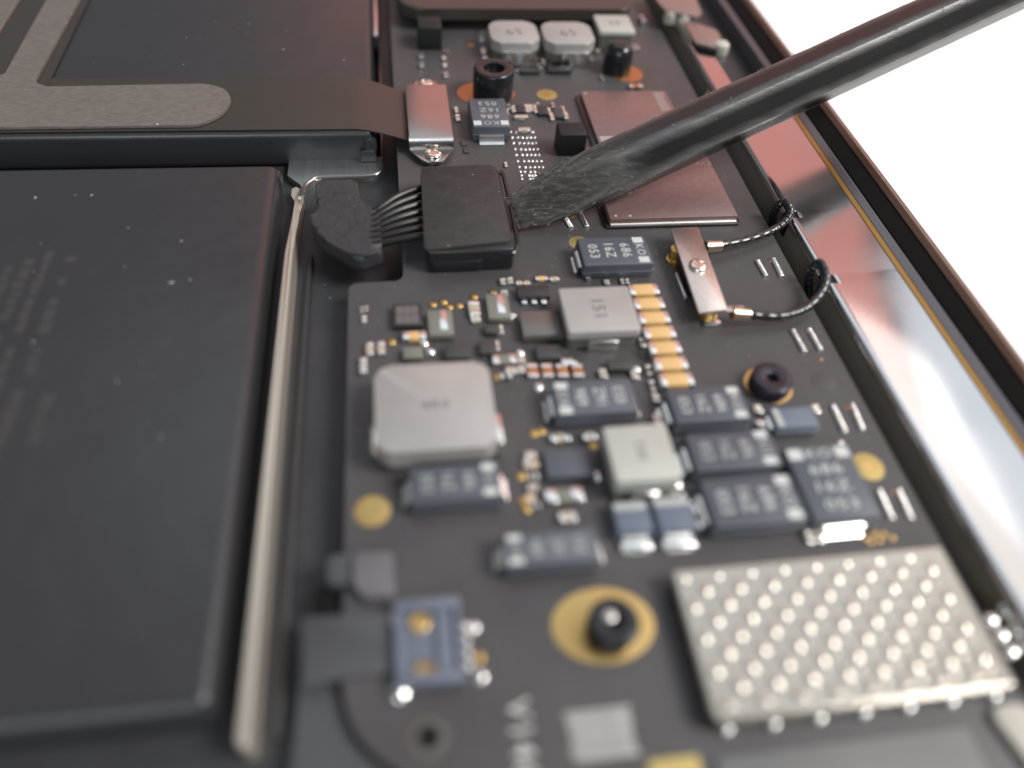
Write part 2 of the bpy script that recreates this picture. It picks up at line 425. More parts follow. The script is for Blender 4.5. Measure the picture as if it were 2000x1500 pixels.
# ------------------------------------------------------------------ brown ribbon cable over the far pack
def ribbon(x0, x1, x2, ya, yb, z0, z1, t):
    n = 26; v = []; f = []
    xs = [x0] + [x1 + (x2 - x1) * i / (n - 1) for i in range(n)]
    for i, x in enumerate(xs):
        s = min(max((x - x1) / (x2 - x1), 0), 1); s2 = s * s * (3 - 2 * s)
        z = z0 + (z1 - z0) * s2; d = 2.2 * s2
        for (y, zz) in ((ya - d * 0.55, z), (yb - d, z), (yb - d, z + t), (ya - d * 0.55, z + t)):
            v.append((x, y, zz))
    for i in range(len(xs) - 1):
        for k in range(4):
            f.append((i * 4 + k, i * 4 + (k + 1) % 4, i * 4 + 4 + (k + 1) % 4, i * 4 + 4 + k))
    f += [(0, 1, 2, 3), tuple((len(xs) - 1) * 4 + k for k in (3, 2, 1, 0))]
    return v, f
fx = build('ribbon_cable', ribbon(-85, -5.5, 4.2, 79.0, 90.6, 2.03, 0.75, 0.14), 'flex_film')
thing(fx, 'flat brown ribbon cable lying across the far battery pack to the metal cover', 'ribbon cable')
def pxpoly(pts, z): return [tuple(at(*p, z)[:2]) for p in pts]
Z1 = 2.19
build('film_branch', prism(pxpoly([(-120, 170), (92, 170), (178, -8), (60, -40), (-120, 150)], Z1), 2.171, Z1 + 0.05), 'flex_film', fx)
build('film_branch', prism(pxpoly([(-120, 158), (-30, 120), (62, 0), (80, -30), (0, -60), (-120, 60)], Z1), 2.171, Z1 + 0.06), 'flex_film', fx)
zz = 2.55
arm = [(-120, 250), (385, 244), (428, 228), (455, 197), (440, 172), (400, 163), (92, 169), (66, 160), (158, -8), (96, -12), (8, 146), (-120, 150)]
build('stiffener', prism(rounded(pxpoly(arm, zz), [0, 1, 2, 2, 2, 1, 0.3, 0.8, 0, 0, 0.5, 0]), 2.245, zz, 0.06, 1), 'stiffener', fx)
build('stiffener', prism(pxpoly([(-120, 130), (-20, 88), (40, -8), (-40, -20), (-120, 60)], zz), 2.255, zz, 0.06, 1), 'stiffener', fx)

# ------------------------------------------------------------------ circuit board
XL = at(680, 600, 0)[0]; XR = 40.1
xu = at(777, 330, 0)[0]
cn = at(785, 548, 0); cn2 = at(690, 566, 0)
outline = [(xu, 150), (xu, cn[1]), (XL, cn[1] - 0.15)] + [tuple(at(*p, 0)[:2]) for p in ((668, 1330), (672, 1375), (692, 1430), (735, 1480), (800, 1520))]
outline += [(at(800, 1520, 0)[0], -8), (XR, -8), (XR, 150)]
cb = build('circuit_board', prism(rounded(outline, [0, 0.9, 0.9, 0.3, 1.2, 2, 2, 0.5, 0, 0, 0]), -0.9, 0, 0.05, 1), 'solder_mask')
thing(cb, 'dark grey laptop circuit board crowded with capacitors, inductors and chips', 'circuit board')
for k, (x, y) in enumerate(((3, 60), (20, 40), (34, 95), (8, 20), (36, 60))):
    build('standoff', lathe((x, y, ZF), [(1.2, 0), (1.2, 1.69)], 14), 'chassis_black', cb)

def tantalum(fl, br, z, rot, m='tantalum', foot=0.62, name='tantalum_capacitor', marks=True):
    x0, y0, x1, y1 = rect(fl, br, z)
    cx, cy = (x0 + x1) / 2, (y0 + y1) / 2
    r = math.radians(rot)
    L, W = (y1 - y0, x1 - x0) if rot in (0, 180) else (x1 - x0, y1 - y0)   # local: L along y, W along x
    lo, md = 0.08, z * 0.46
    pr = lambda i: rounded(rectpoly(-W / 2 + i, -L / 2 + i, W / 2 - i, L / 2 - i), 0.12, 2)
    rings = [(pr(0.02), lo), (pr(-0.10), md - 0.03), (pr(-0.10), md + 0.03), (pr(-0.03), md + 0.06), (pr(0.0), z - 0.10), (pr(0.05), z - 0.03), (pr(0.12), z)]
    v = []; f = []; n = len(rings[0][0])
    for poly, zz in rings: v += [(p[0], p[1], zz) for p in poly]
    for i in range(len(rings) - 1):
        for k in range(n):
            f.append((i * n + k, i * n + (k + 1) % n, (i + 1) * n + (k + 1) % n, (i + 1) * n + k))
    f += [list(range(n))[::-1], [(len(rings) - 1) * n + k for k in range(n)]]
    o = build(name, shift((v, f), (cx, cy, 0), r), m, cb, sharp=30)
    for s in (-1, 1):
        g = strip([(L / 2 - 0.15, md), (L / 2 + 0.12, md), (L / 2 + 0.28, md - 0.10), (L / 2 + 0.33, md - 0.30), (L / 2 + 0.36, 0.16 + 0.35 * (foot - 0.62)), (L / 2 + foot, 0.05)], W * (0.58 if foot < 0.7 else 0.66), 0.14, (0, s, 0))
        build('lead', shift(g, (cx, cy, 0), r), 'lead', o)
    if marks:
        q = W / 4.3; inkm = random.choice(['ink_white', 'ink_soft', 'ink_soft'])
        lines = [('KO', L / 2 - 0.12 * L - 0.02), ('686', L / 2 - 0.34 * L), ('16Z', L / 2 - 0.575 * L), ('053', L / 2 - 0.81 * L)]
        for s_, ly in lines:
            sz = (1.45 if s_ != 'KO' else 1.25) * L / 7.3
            g = text_geo(s_, sz); g = ([(p[0] * 0.95 * q / (L / 7.3), p[1] + ly, z + 0.006) for p in g[0]], g[1])
            build('marking', shift(g, (cx, cy, 0), r), inkm, o, smooth=False)
        for s in (-1, 1):
            g = box(min(s * W * 0.26, s * (W / 2 - 0.16)), lines[0][1] - 0.075 * L, z - 0.02, max(s * W * 0.26, s * (W / 2 - 0.16)), lines[0][1] + 0.075 * L, z + 0.006)
            build('marking', shift(g, (cx, cy, 0), r), 'ink_white', o, smooth=False)
    return o
tantalum((1142, 518), (1258, 461), 1.9, -90)
tantalum((924, 247), (985, 192), 2.0, 180, foot=0.9)
tantalum((1088, 812), (1230, 737), 1.9, 90)
tantalum((803, 982), (972, 900), 1.9, -90)
tantalum((988, 1108), (1160, 1028), 1.9, 90)
tantalum((1322, 826), (1443, 752), 1.9, -90)
tantalum((1362, 920), (1500, 837), 1.9, -90)
tantalum((1398, 1030), (1542, 924), 1.9, -90)
t7 = tantalum((1592, 1018), (1652, 864), 1.9, 0)
p = at(1648, 1022, 0.8)
build('solder_fillet', box(p[0] - 1.15, p[1] - 0.75, 0.02, p[0] + 1.15, p[1] + 0.2, 0.85, 0.22, 3), 'solder_dull', t7)
for fl, br, rot in (((1520, 836), (1583, 792), 90), ((1208, 1040), (1262, 976), 180), ((1290, 1036), (1344, 968), 180)):
    o = tantalum(fl, br, 1.3, rot, 'tantalum_blue', 1.2 if rot == 180 else 0.62, marks=False, name='small_capacitor')
    x0, y0, x1, y1 = rect(fl, br, 1.3)
    if rot == 90: g = box(x0 + 0.12, y0 + 0.12, 1.28, x0 + 0.7, y1 - 0.12, 1.306)
    else: g = box(x0 + 0.12, y1 - 0.75, 1.28, x1 - 0.12, y1 - 0.12, 1.306)
    build('marking', g, 'ink_soft', o, smooth=False)
    if rot == 180: build('solder_fillet', box(x0 + 0.1, y0 - 1.15, 0.02, x1 - 0.1, y0 - 0.22, 0.5, 0.2, 3), 'solder', o)

def inductor(fl, br, z, cut, m, mark, msize, mrot, leads, zb=0.9, sidez=None, name='inductor'):
    x0, y0, x1, y1 = rect(fl, br, z)
    if cut > 0: poly = [(x0 + cut, y0), (x1 - cut, y0), (x1, y0 + cut), (x1, y1 - cut), (x1 - cut, y1), (x0 + cut, y1), (x0, y1 - cut), (x0, y0 + cut)]
    else: poly = rectpoly(x0, y0, x1, y1)
    o = build(name, prism(rounded(poly, 0.35, 3), zb, z, 0.16, 3), m, cb, sharp=40)
    e = 0.25
    build('lower_body', prism(rounded([((p[0] - (x0 + x1) / 2) * (1 - e / 4) + (x0 + x1) / 2, (p[1] - (y0 + y1) / 2) * (1 - e / 4) + (y0 + y1) / 2) for p in poly], 0.3, 3), 0.05, zb), 'ferrite_side' if m != 'ferrite_big' else m, o)
    if mark:
        g = text_geo(mark, msize); c, s = math.cos(math.radians(mrot)), math.sin(math.radians(mrot))
        build('marking', shift(([(p[0], p[1], z + 0.008) for p in g[0]], g[1]), ((x0 + x1) / 2, (y0 + y1) / 2, 0), math.radians(mrot)), 'ink_dark', o, smooth=False)
    for (u, w, hz, side) in leads:
        if side == 'f':
            cx = x0 + u * (x1 - x0); g = box(cx - w / 2, y0 - 0.32, 0.03, cx + w / 2, y0 + 0.4, hz, 0.16)
        elif side == 'r':
            cy = y0 + u * (y1 - y0); g = box(x1 - 0.5, cy - w / 2, 0.03, x1 + 0.55, cy + w / 2, hz, 0.25)
        else:
            cy = y0 + u * (y1 - y0); g = box(x0 - 0.5, cy - w / 2, 0.03, x0 + 0.5, cy + w / 2, hz, 0.25)
        build('lead', g, 'lead', o)
    return o
inductor((1110, 650), (1226, 557), 2.4, 0, 'ferrite', '151', 1.75, -90, [(0.5, 2.9, 1.25, 'f')], 1.5)
inductor((733, 886), (953, 704), 3.0, 0.9, 'ferrite', '4R0', 1.3, 0, [(0.28, 3.0, 2.0, 'r'), (0.28, 2.6, 1.7, 'l')], 1.0)
inductor((1203, 942), (1299, 825), 2.9, 0, 'ferrite_pale', '2R2', 1.1, 90, [(0.5, 2.2, 1.3, 'f'), (0.15, 1.2, 1.2, 'r')], 1.6)
inductor((962, 84), (1043, 41), 3.0, 1.2, 'ferrite', 'S9', 2.4, 188, [(0.36, 1.9, 1.9, 'f'), (0.64, 1.9, 1.9, 'f')], 1.6)
inductor((1068, 86), (1148, 43), 3.0, 1.2, 'ferrite', 'S9', 2.4, 188, [(0.46, 1.9, 1.9, 'f'), (0.74, 1.9, 1.9, 'f')], 1.6)
inductor((1172, 61), (1226, 29), 3.0, 0, 'ferrite_pale', '2S', 1.8, 0, [(0.42, 1.0, 1.2, 'f'), (0.66, 1.0, 1.2, 'f')], 2.4)

def chip(fl, br, z, m='epoxy', name='chip', bev=0.06, z0=0.12):
    x0, y0, x1, y1 = rect(fl, br, z)
    o = build(name, box(x0, y0, z0, x1, y1, z, bev, 2), m, cb, sharp=30)
    return o, (x0, y0, x1, y1)
# memory chips
for k, (fl, br) in enumerate((((1171, 283), (1300, 177)), ((1192, 428), (1372, 285)))):
    o, (x0, y0, x1, y1) = chip(fl, br, 1.05, 'memory_epoxy', 'memory_chip', 0.10, 0.25)
    build('underfill', prism(rounded(rectpoly(x0 - 0.55, y0 - 0.45, x1 + 0.4, y1 + 0.4), 0.5), 0.004, 0.27, 0.2, 2), 'underfill', o)
    build('front_fillet', tube([(x0 + 0.1, y0 - 0.10, 0.30), (x1 - 0.1, y0 - 0.10, 0.30)], 0.22, 8), 'solder_dull', o) if k == 1 else None
    for (u, w) in ((0.05, 0.04), (0.16, 0.035)) if k == 1 else ((0.05, 0.95),):
        build('pin_mark', lathe((x0 + u * (x1 - x0), y0 + w * (y1 - y0), 1.05), [(0.19, 0.0), (0.19, 0.012)], 12), 'ink_faint', o)
    g = []
    if k == 0:
        for i in range(13):
            y = y1 - 0.5 - i * 0.36; g.append(box(x1 - 1.9, y - 0.07, 1.045, x1 - 1.9 + random.uniform(1.1, 1.5), y + 0.07, 1.058))
        build('marking', join(g), 'ink_faint', o, smooth=False)['kind'] = 'stuff'
        p = at(1195, 272, 1.05); build('marking', box(p[0] - 1.4, p[1] - 0.7, 1.045, p[0] + 1.6, p[1] + 0.7, 1.056), 'ink_faint', o, smooth=False)
    else:
        p = at(1372, 319, 1.05); g = text_geo('KVX', 1.0)
        build('marking', shift(([(q[0], q[1], 1.058) for q in g[0]], g[1]), (p[0], p[1], 0), math.pi), 'ink_faint', o, smooth=False)

# copper pads, posts, fiducials
def pad(px, py, r, m='gold', inner=None, sx=1.0, sy=1.0, name='gold_pad'):
    p = at(px, py, 0)
    o = build(name, lathe((p[0], p[1], 0.0), [(r, 0.001), (r, 0.022), (r * 0.97, 0.03)], 32, sx, sy), m, cb)
    if inner: build('hole', lathe((p[0], p[1], 0.03), [(inner[0], 0.0), (inner[0], 0.008)], 20, sx, sy), inner[1], o)
    return o
pad(1068, 185, 1.35, 'gold_mask', (0.4, 'gold'))
pad(1130, 474, 1.05, 'gold_mask', (0.35, 'gold'))
pad(1695, 911, 1.35, 'gold_mask', (0.5, 'gold'))
pad(727, 998, 1.40, 'gold', (0.5, 'gold_mask'))
pad(838, 1440, 1.25, 'mask_edge', (0.72, 'chassis_black'), name='mounting_hole')
pad(1610, 745, 1.15, 'solder_mask', name='blank_pad')
pad(1110, 419, 0.8, 'gold_mask')
pad(949, 182, 3.3, 'copper', sx=1.15, sy=0.9, name='copper_pad')
pad(1222, 143, 2.4, 'copper', name='copper_pad')
pad(1500, 752, 2.2, 'gold')
p = at(1178, 1220, 0)
build('gold_pad', lathe((p[0], p[1], 0), [(3.6, 0.001), (3.6, 0.025), (3.55, 0.03)], 44, 1.02, 0.76), 'gold', cb)
build('gold_pad', box(*at(1275, 1530, 0)[:2], 0.001, *at(1362, 1474, 0)[:2], 0.03), 'gold_mask', cb)
pad(919, 87, 0.55, 'copper', name='copper_pad')
def post(px, py, r, h, m, hole=0.5, dome=False):
    p = at(px, py, 0)
    prof = [(r * 1.0, 0.03), (r, h - 0.25), (r * 0.96, h - 0.07), (r * 0.86, h), (r * (hole + 0.06), h), (r * hole, h - 0.1), (r * hole * 0.95, h - 0.9), (0.02, h - 0.92)]
    if dome: prof = [(r, 0.03), (r, h * 0.5), (r * 0.95, h * 0.72), (r * 0.78, h * 0.9), (r * 0.45, h * 0.99), (0.02, h)]
    return build('screw_post', lathe((p[0], p[1], 0), prof, 32), m, cb, sharp=50)
post(962, 185, 2.6, 3.7, 'post_black', 0.52)
post(1203, 138, 1.95, 3.9, 'post_black', 0.4, True)
post(1499, 757, 1.85, 1.5, 'post_purple', 0.27)
post(1192, 1232, 1.8, 1.7, 'post_black', 0.30)
p4 = at(1190, 1196, 1.9)
build('screw_tip', lathe((p4[0], p4[1] - 0.2, 1.75), [(0.42, 0), (0.38, 0.1), (0.2, 0.16), (0.02, 0.18)], 16), 'solder_dull', cb)

# foam blocks
def foam(fl, br, z):
    x0, y0, x1, y1 = rect(fl, br, z)
    return build('foam_block', box(x0, y0, 0.01, x1, y1, z, 0.18, 3), 'foam', cb)
foam((816, 53), (860, 31), 3.2)
foam((1094, 263), (1140, 238), 2.9)

# ceramic capacitors of the gold row
TMP = {}
def passive(cx, cy, lx, ly, h, m, axis='x', cap=0.24, capm='solder', name='ceramic_capacitor'):
    key = (lx, ly, h, m, axis, cap, capm)
    if key in TMP:
        src, caps = TMP[key]
        o = clone(src, (cx, cy, WLOC[src.name][2]), cb, name)
        for c in caps:
            d = WLOC[c.name] - WLOC[src.name]; clone(c, WLOC[o.name] + d, o)
        return o
    i = 0.02
    o = build(name, box(cx - lx / 2 + i, cy - ly / 2 + i, 0.03, cx + lx / 2 - i, cy + ly / 2 - i, h - i, 0.05), m, cb)
    caps = []
    for s in (-1, 1):
        if axis == 'x':
            a0, a1 = sorted((cx + s * (lx / 2 + 0.05), cx + s * (lx / 2 - cap * lx)))
            g = box(a0, cy - ly / 2, 0.01, a1, cy + ly / 2, h, min(0.09, h * .2))
        else:
            a0, a1 = sorted((cy + s * (ly / 2 + 0.05), cy + s * (ly / 2 - cap * ly)))
            g = box(cx - lx / 2, a0, 0.01, cx + lx / 2, a1, h, min(0.09, h * .2))
        caps.append(build('end_cap', g, capm, o))
    TMP[key] = (o, caps)
    return o
a0 = at(1258, 564, 1.3); a1 = at(1322, 740, 1.3)
for k in range(7):
    t = k / 6
    passive(a0[0] + (a1[0] - a0[0]) * t, a0[1] + (a1[1] - a0[1]) * t, 2.85, 1.46, 1.3, 'mlcc', 'x', 0.17)

# small parts: (pixel x, pixel y, length mm, width mm, height, material, long axis)
small = [
 # round the far posts and inductors
 (823, 108, .7, .9, .5, 'passive_dark', 'y'), (824, 125, .7, .9, .5, 'passive_dark', 'y'), (872, 98, .6, .8, .4, 'passive_dark', 'x'),
 (867, 112, .6, 1.0, .4, 'mlcc_pale', 'y'), (869, 126, .6, 1.0, .4, 'mlcc_pale', 'y'), (871, 145, .7, 1.1, .4, 'passive_dark', 'y'),
 (938, 60, .6, 1.2, .4, 'passive_dark', 'y'), (941, 75, .6, 1.1, .4, 'passive_dark', 'y'), (945, 98, .8, 1.3, .5, 'mlcc_pale', 'y'), (949, 113, .8, 1.2, .5, 'mlcc_pale', 'y'),
 (984, 112, .6, 1.0, .4, 'passive_dark', 'y'), (1048, 66, .5, 1.2, .4, 'passive_dark', 'y'),
 (1002, 134, .45, .9, .3, 'passive_dark', 'y'), (1011, 134, .45, .9, .3, 'passive_dark', 'y'), (1046, 112, .6, 1.2, .4, 'mlcc_pale', 'y'), (1062, 118, .6, 1.6, .4, 'mlcc_pale', 'y'), (1054, 128, .6, 1.2, .4, 'passive_dark', 'y'),
 (1124, 100, 1.2, 1.2, .8, 'mlcc_pale', 'x'), (1130, 118, .7, 1.3, .5, 'mlcc_pale', 'y'), (1138, 112, .5, 1.0, .4, 'passive_dark', 'y'),
 (1155, 112, .6, 1.2, .4, 'passive_dark', 'y'), (1168, 98, .6, 1.2, .4, 'mlcc_pale', 'y'), (1238, 92, .5, 1.2, .4, 'passive_dark', 'y'), (1245, 90, .5, 1.2, .4, 'passive_dark', 'y'), (1177, 150, .5, 1.0, .4, 'passive_dark', 'y'),
 (1256, 35, .8, 1.8, .8, 'passive_dark', 'y'),
 # between the far capacitor and the foam cube
 (891, 213, .5, 1.2, .4, 'mlcc_pale', 'y'), (894, 228, .6, 1.3, .4, 'mlcc_pale', 'y'), (993, 207, .5, 1.2, .4, 'passive_dark', 'y'), (989, 217, .55, 1.1, .4, 'mlcc_pale', 'y'), (1003, 211, .6, 1.5, .4, 'mlcc_pale', 'y'),
 (1029, 210, .7, 1.7, .5, 'mlcc_pale', 'y'), (1037, 209, .5, 1.5, .4, 'mlcc_pale', 'y'), (1046, 211, .5, 1.8, .4, 'mlcc_pale', 'y'), (1051, 204, .5, 1.0, .4, 'passive_dark', 'y'),
 (1072, 215, .55, 1.4, .4, 'mlcc_pale', 'y'), (1078, 226, .55, 1.6, .4, 'mlcc_pale', 'y'), (1080, 204, .5, 1.0, .4, 'passive_dark', 'y'), (1099, 212, .55, 1.3, .4, 'mlcc_pale', 'y'), (1105, 224, .6, 1.6, .4, 'mlcc_pale', 'y'),
 (1018, 226, 1.7, .7, .5, 'mlcc_pale', 'x'), (1024, 251, 1.5, .7, .5, 'mlcc_pale', 'x'), (988, 320, .35, .9, .3, 'mlcc_pale', 'y'),
 (1242, 166, 1.8, .9, .5, 'copper', 'x'),
 # the crowded middle
 (722, 680, .75, 1.5, .5, 'mlcc_pale', 'y'), (744, 678, .75, 1.5, .5, 'mlcc_pale', 'y'), (809, 654, 2.1, 1.0, .6, 'mlcc', 'x'),
 (709, 712, .7, 1.8, .5, 'solder_dull', 'y'), (926, 600, 1.1, 1.9, .6, 'mlcc_pale', 'y'), (929, 622, .8, .8, .4, 'mlcc_pale', 'x'),
 (982, 548, .6, .9, .4, 'mlcc_pale', 'y'), (996, 546, .6, .9, .4, 'mlcc_pale', 'y'), (1014, 551, .6, .6, .4, 'mlcc_pale', 'x'), (1029, 551, .6, .6, .4, 'mlcc_pale', 'x'), (1058, 542, 1.2, .6, .4, 'mlcc', 'x'), (1083, 543, .9, .6, .4, 'mlcc_pale', 'x'),
 (985, 571, .7, .7, .4, 'mlcc_pale', 'y'), (976, 642, .7, 1.1, .5, 'mlcc_pale', 'y'), (968, 674, .7, 1.2, .5, 'mlcc_pale', 'y'), (985, 700, 2.1, 1.1, .5, 'passive_green', 'x'), (998, 722, .9, .9, .5, 'mlcc_pale', 'x'), (988, 732, .9, .8, .4, 'passive_dark', 'x'),
 (1018, 700, .7, .9, .5, 'mlcc_pale', 'y'), (1018, 720, .8, .8, .5, 'mlcc_pale', 'y'),
 (1178, 728, .7, 1.0, .5, 'mlcc_pale', 'y'), (1240, 730, .7, 1.0, .5, 'mlcc_pale', 'y'), (1262, 600, .5, .8, .4, 'passive_dark', 'y'), (1255, 668, .5, 1.1, .4, 'mlcc_pale', 'y'),
 (1268, 722, .5, 1.2, .4, 'mlcc_pale', 'y'), (1275, 752, .5, 1.2, .4, 'mlcc_pale', 'y'), (1281, 775, .6, .9, .4, 'mlcc_pale', 'y'),
 (1148, 541, .5, .7, .3, 'mlcc_pale', 'y'), (1185, 549, .6, .7, .3, 'mlcc_pale', 'y'), (1215, 547, .4, .8, .3, 'mlcc_pale', 'y'), (1225, 547, .4, .8, .3, 'mlcc_pale', 'y'),
 (1094, 853, 1.6, .8, .5, 'mlcc_pale', 'x'), (1152, 850, 1.1, .8, .5, 'mlcc_pale', 'x'), (1036, 888, .8, .8, .5, 'mlcc_pale', 'x'), (1044, 906, .6, .6, .4, 'mlcc', 'x'), (1028, 905, .5, .8, .4, 'mlcc_pale', 'y'), (1042, 928, .7, .7, .4, 'passive_dark', 'x'), (1040, 950, .7, .6, .4, 'mlcc_pale', 'x'), (1036, 970, .6, .7, .4, 'mlcc', 'x'), (1046, 985, .6, .6, .4, 'passive_dark', 'x'),
 (1102, 966, 2.9, 1.2, .7, 'passive_green', 'x'), (1108, 1008, 1.2, .9, .5, 'mlcc_pale', 'x'), (1368, 1010, .8, 1.9, .6, 'mlcc_pale', 'y'), (1285, 818, .7, 1.0, .6, 'mlcc_pale', 'y'),
 (1481, 797, .7, .8, .5, 'mlcc_pale', 'y'), (1594, 797, .7, .8, .5, 'mlcc_pale', 'y'), (1645, 868, .5, .7, .4, 'mlcc_pale', 'y'), (1652, 884, .6, .8, .4, 'mlcc_pale', 'y'),
 (1580, 1047, .5, 1.0, .4, 'mlcc_pale', 'y'), (1599, 1046, .5, 1.0, .4, 'mlcc_pale', 'y'), (1490, 835, .7, 1.6, .6, 'passive_green', 'y'),
 (706, 604, .45, .6, .25, 'passive_dark', 'y'), (715, 602, .45, .6, .25, 'passive_dark', 'y'), (711, 622, .5, .9, .3, 'mlcc_pale', 'y'),
]
for (px, py, lx, ly, h, m, ax) in small:
    p = at(px, py, h)
    passive(p[0], p[1], lx, ly, h, m, ax, 0.3, name='small_component')
# copper terminals in front of the small grey chip
for px in (1040, 1069, 1098, 1128):
    p = at(px, 722, 0.5); passive(p[0], p[1], 1.0, 1.5, 0.5, 'copper', 'y', 0.3, name='copper_terminal')
p = at(1108, 706, .6); passive(p[0], p[1], 1.0, 0.9, 0.7, 'solder', 'x', 0.3, name='small_component')

# integrated circuits
o, _ = chip((1022, 657), (1091, 604), 1.0, 'epoxy_grey', 'small_chip', 0.15)
o, (x0, y0, x1, y1) = chip((1050, 700), (1092, 672), 0.7, 'passive_dark', 'small_chip')
o, (x0, y0, x1, y1) = chip((1012, 580), (1070, 556), 0.7, 'epoxy', 'small_chip')
for k in range(3):
    p = at(1022 + 19 * k, 583, 0.15)
    build('pin', box(p[0] - 0.28, p[1] - 0.9, 0.02, p[0] + 0.28, p[1] + 0.3, 0.35, 0.12), 'solder', o)
o, (x0, y0, x1, y1) = chip((768, 637), (822, 592), 0.7, 'epoxy', 'small_chip')
for i in range(3):
    for j in range(2):
        gx = x0 + (i + 0.9) * (x1 - x0) / 3.8; gy = y0 + (j + 0.7) * (y1 - y0) / 2.4
        build('marking', box(gx - 0.33, gy - 0.55, 0.69, gx + 0.33, gy + 0.55, 0.706), 'epoxy_grey', o, smooth=False)
chip((1070, 933), (1150, 872), 0.85, 'tantalum', 'small_chip')
chip((948, 650), (975, 632), 0.6, 'passive_dark', 'small_chip'); chip((938, 690), (968, 664), 0.6, 'passive_dark', 'small_chip')
chip((788, 700), (825, 676), 0.7, 'passive_green', 'small_chip'); chip((870, 700), (915, 672), 0.7, 'passive_dark', 'small_chip')
chip((1190, 722), (1232, 700), 0.7, 'passive_dark', 'small_chip')
chip((1017, 140), (1052, 128), 0.5, 'epoxy', 'small_chip'); chip((1072, 138), (1112, 122), 0.6, 'epoxy', 'small_chip'); chip((1009, 218), (1025, 204), 0.5, 'epoxy', 'small_chip'); chip((1052, 222), (1068, 206), 0.5, 'epoxy', 'small_chip'); chip((1084, 228), (1098, 208), 0.5, 'passive_dark', 'small_chip')
chip((1000, 128), (1045, 112), 0.6, 'plate_brown', 'small_chip'); chip((1080, 128), (1112, 114), 0.6, 'plate_brown', 'small_chip')
for fl, br in (((838, 655), (882, 604)), ((955, 622), (990, 572))):
    o, (x0, y0, x1, y1) = chip(fl, br, 0.8, 'passive_green', 'small_chip')
    cx = (x0 + x1) / 2; build('bright_bar', box(cx - 0.1, y0 + 0.6, 0.79, cx + 0.62, y1 - 0.1, 0.84, 0.05), 'lead', o)
# gold vias and solder dots
def bead(px, py, r, m='solder', flat=0.55, name='solder_dot', sy=1.0):
    p = at(px, py, 0)
    key = (r, m, flat, sy)
    if key in TMP: return clone(TMP[key], (p[0], p[1], 0.0), cb, name)
    o = build(name, lathe((p[0], p[1], 0), [(r, 0.002), (r * .95, r * flat * .45), (r * .7, r * flat * .8), (r * .35, r * flat * .97), (0.01, r * flat)], 14, 1, sy), m, cb, sharp=80, origin=(p[0], p[1], 0))
    TMP[key] = o
    return o
for px, py in ((845, 595), (866, 590), (877, 600), (897, 597), (765, 668), (926, 580), (963, 572), (1043, 846), (1058, 842), (1158, 872), (1018, 930), (1022, 978), (1028, 995), (935, 1284), (970, 737)):
    bead(px, py, 0.42, 'gold', 0.4, 'gold_dot')
for px, py in ((828, 672), (840, 688), (945, 690), (1000, 618), (1052, 757), (1288, 967), (1330, 967), (1310, 965), (1168, 930), (925, 1226), (938, 1322), (1015, 690), (884, 690), (1120, 710), (1243, 722)):
    bead(px, py, 0.5, 'solder', 0.6)
for px, py in ((1690, 1050), (1708, 1042), (1725, 1043), (1700, 1058), (1717, 1055), (1742, 1050)):
    bead(px, py, 0.27, 'gold', 0.4, 'gold_dot')
# the field of solder dots by the foam cube: too fine to pick apart
g = []
rows = [(258, (997, 1008, 1017, 1025, 1033, 1041)), (269, (1000, 1011, 1020, 1029, 1036, 1044)), (280, (1003, 1014, 1023, 1031, 1039, 1046)), (292, (1006, 1017, 1026, 1034, 1042, 1050)), (303, (1008, 1020, 1029, 1037, 1045, 1053)), (315, (1011, 1023, 1032, 1040, 1048, 1057)), (327, (1014, 1026, 1035, 1044, 1052, 1060)), (336, (1016, 1025, 1036, 1044)), (343, (1018, 1033, 1039, 1045)), (350, (1019, 1035, 1041, 1047)), (357, (1043,)), (361, (1044,))]
for py, xs in rows:
    for px in xs:
        p = at(px, py, 0); g.append(lathe((p[0], p[1], 0), [(0.21, 0.002), (0.19, 0.09), (0.11, 0.15), (0.01, 0.17)], 8, 1, 1.25))
build('solder_dots', join(g), 'solder', cb, sharp=80)['kind'] = 'stuff'
g = []
rv = random.Random(21)
for _ in range(340):
    x, y = rv.uniform(XL + 0.6, XR - 0.6), rv.uniform(8, 105)
    if x < xu + 0.6 and y > cn[1] - 0.6: continue
    g.append(lathe((x, y, 0), [(0.11, 0.001), (0.10, 0.008), (0.05, 0.010)], 8))
build('vias', join(g), 'via', cb, smooth=False)['kind'] = 'stuff'
# ribbed solder strips
def ribs(pa, pb, w=0.34, n=9):
    a, b = at(*pa, 0), at(*pb, 0)
    v = []; N = n * 5
    path = [a + (b - a) * i / N + np.array([0, 0, 0.10]) for i in range(N + 1)]
    rf = lambda t: 0.72 + 0.28 * abs(math.sin(t * n * math.pi)) ** 0.6
    return build('solder_strip', tube(path, w, 8, rf, 0.7), 'solder', cb, sharp=80)
for pa, pb in (((1102, 423), (1116, 446)), ((1133, 417), (1147, 445)), ((1478, 510), (1496, 541)), ((1509, 506), (1527, 542)), ((1546, 645), (1571, 689)), ((1578, 643), (1603, 686)), ((1625, 793), (1650, 846)), ((1662, 790), (1684, 842)), ((1715, 958), (1741, 1016)), ((1752, 957), (1779, 1016))):
    ribs(pa, pb)
for px, py in ((1505, 510), (1575, 648), (1603, 702), (1655, 795), (1745, 962)):
    bead(px, py, 0.2, 'copper', 0.4, 'copper_dot')
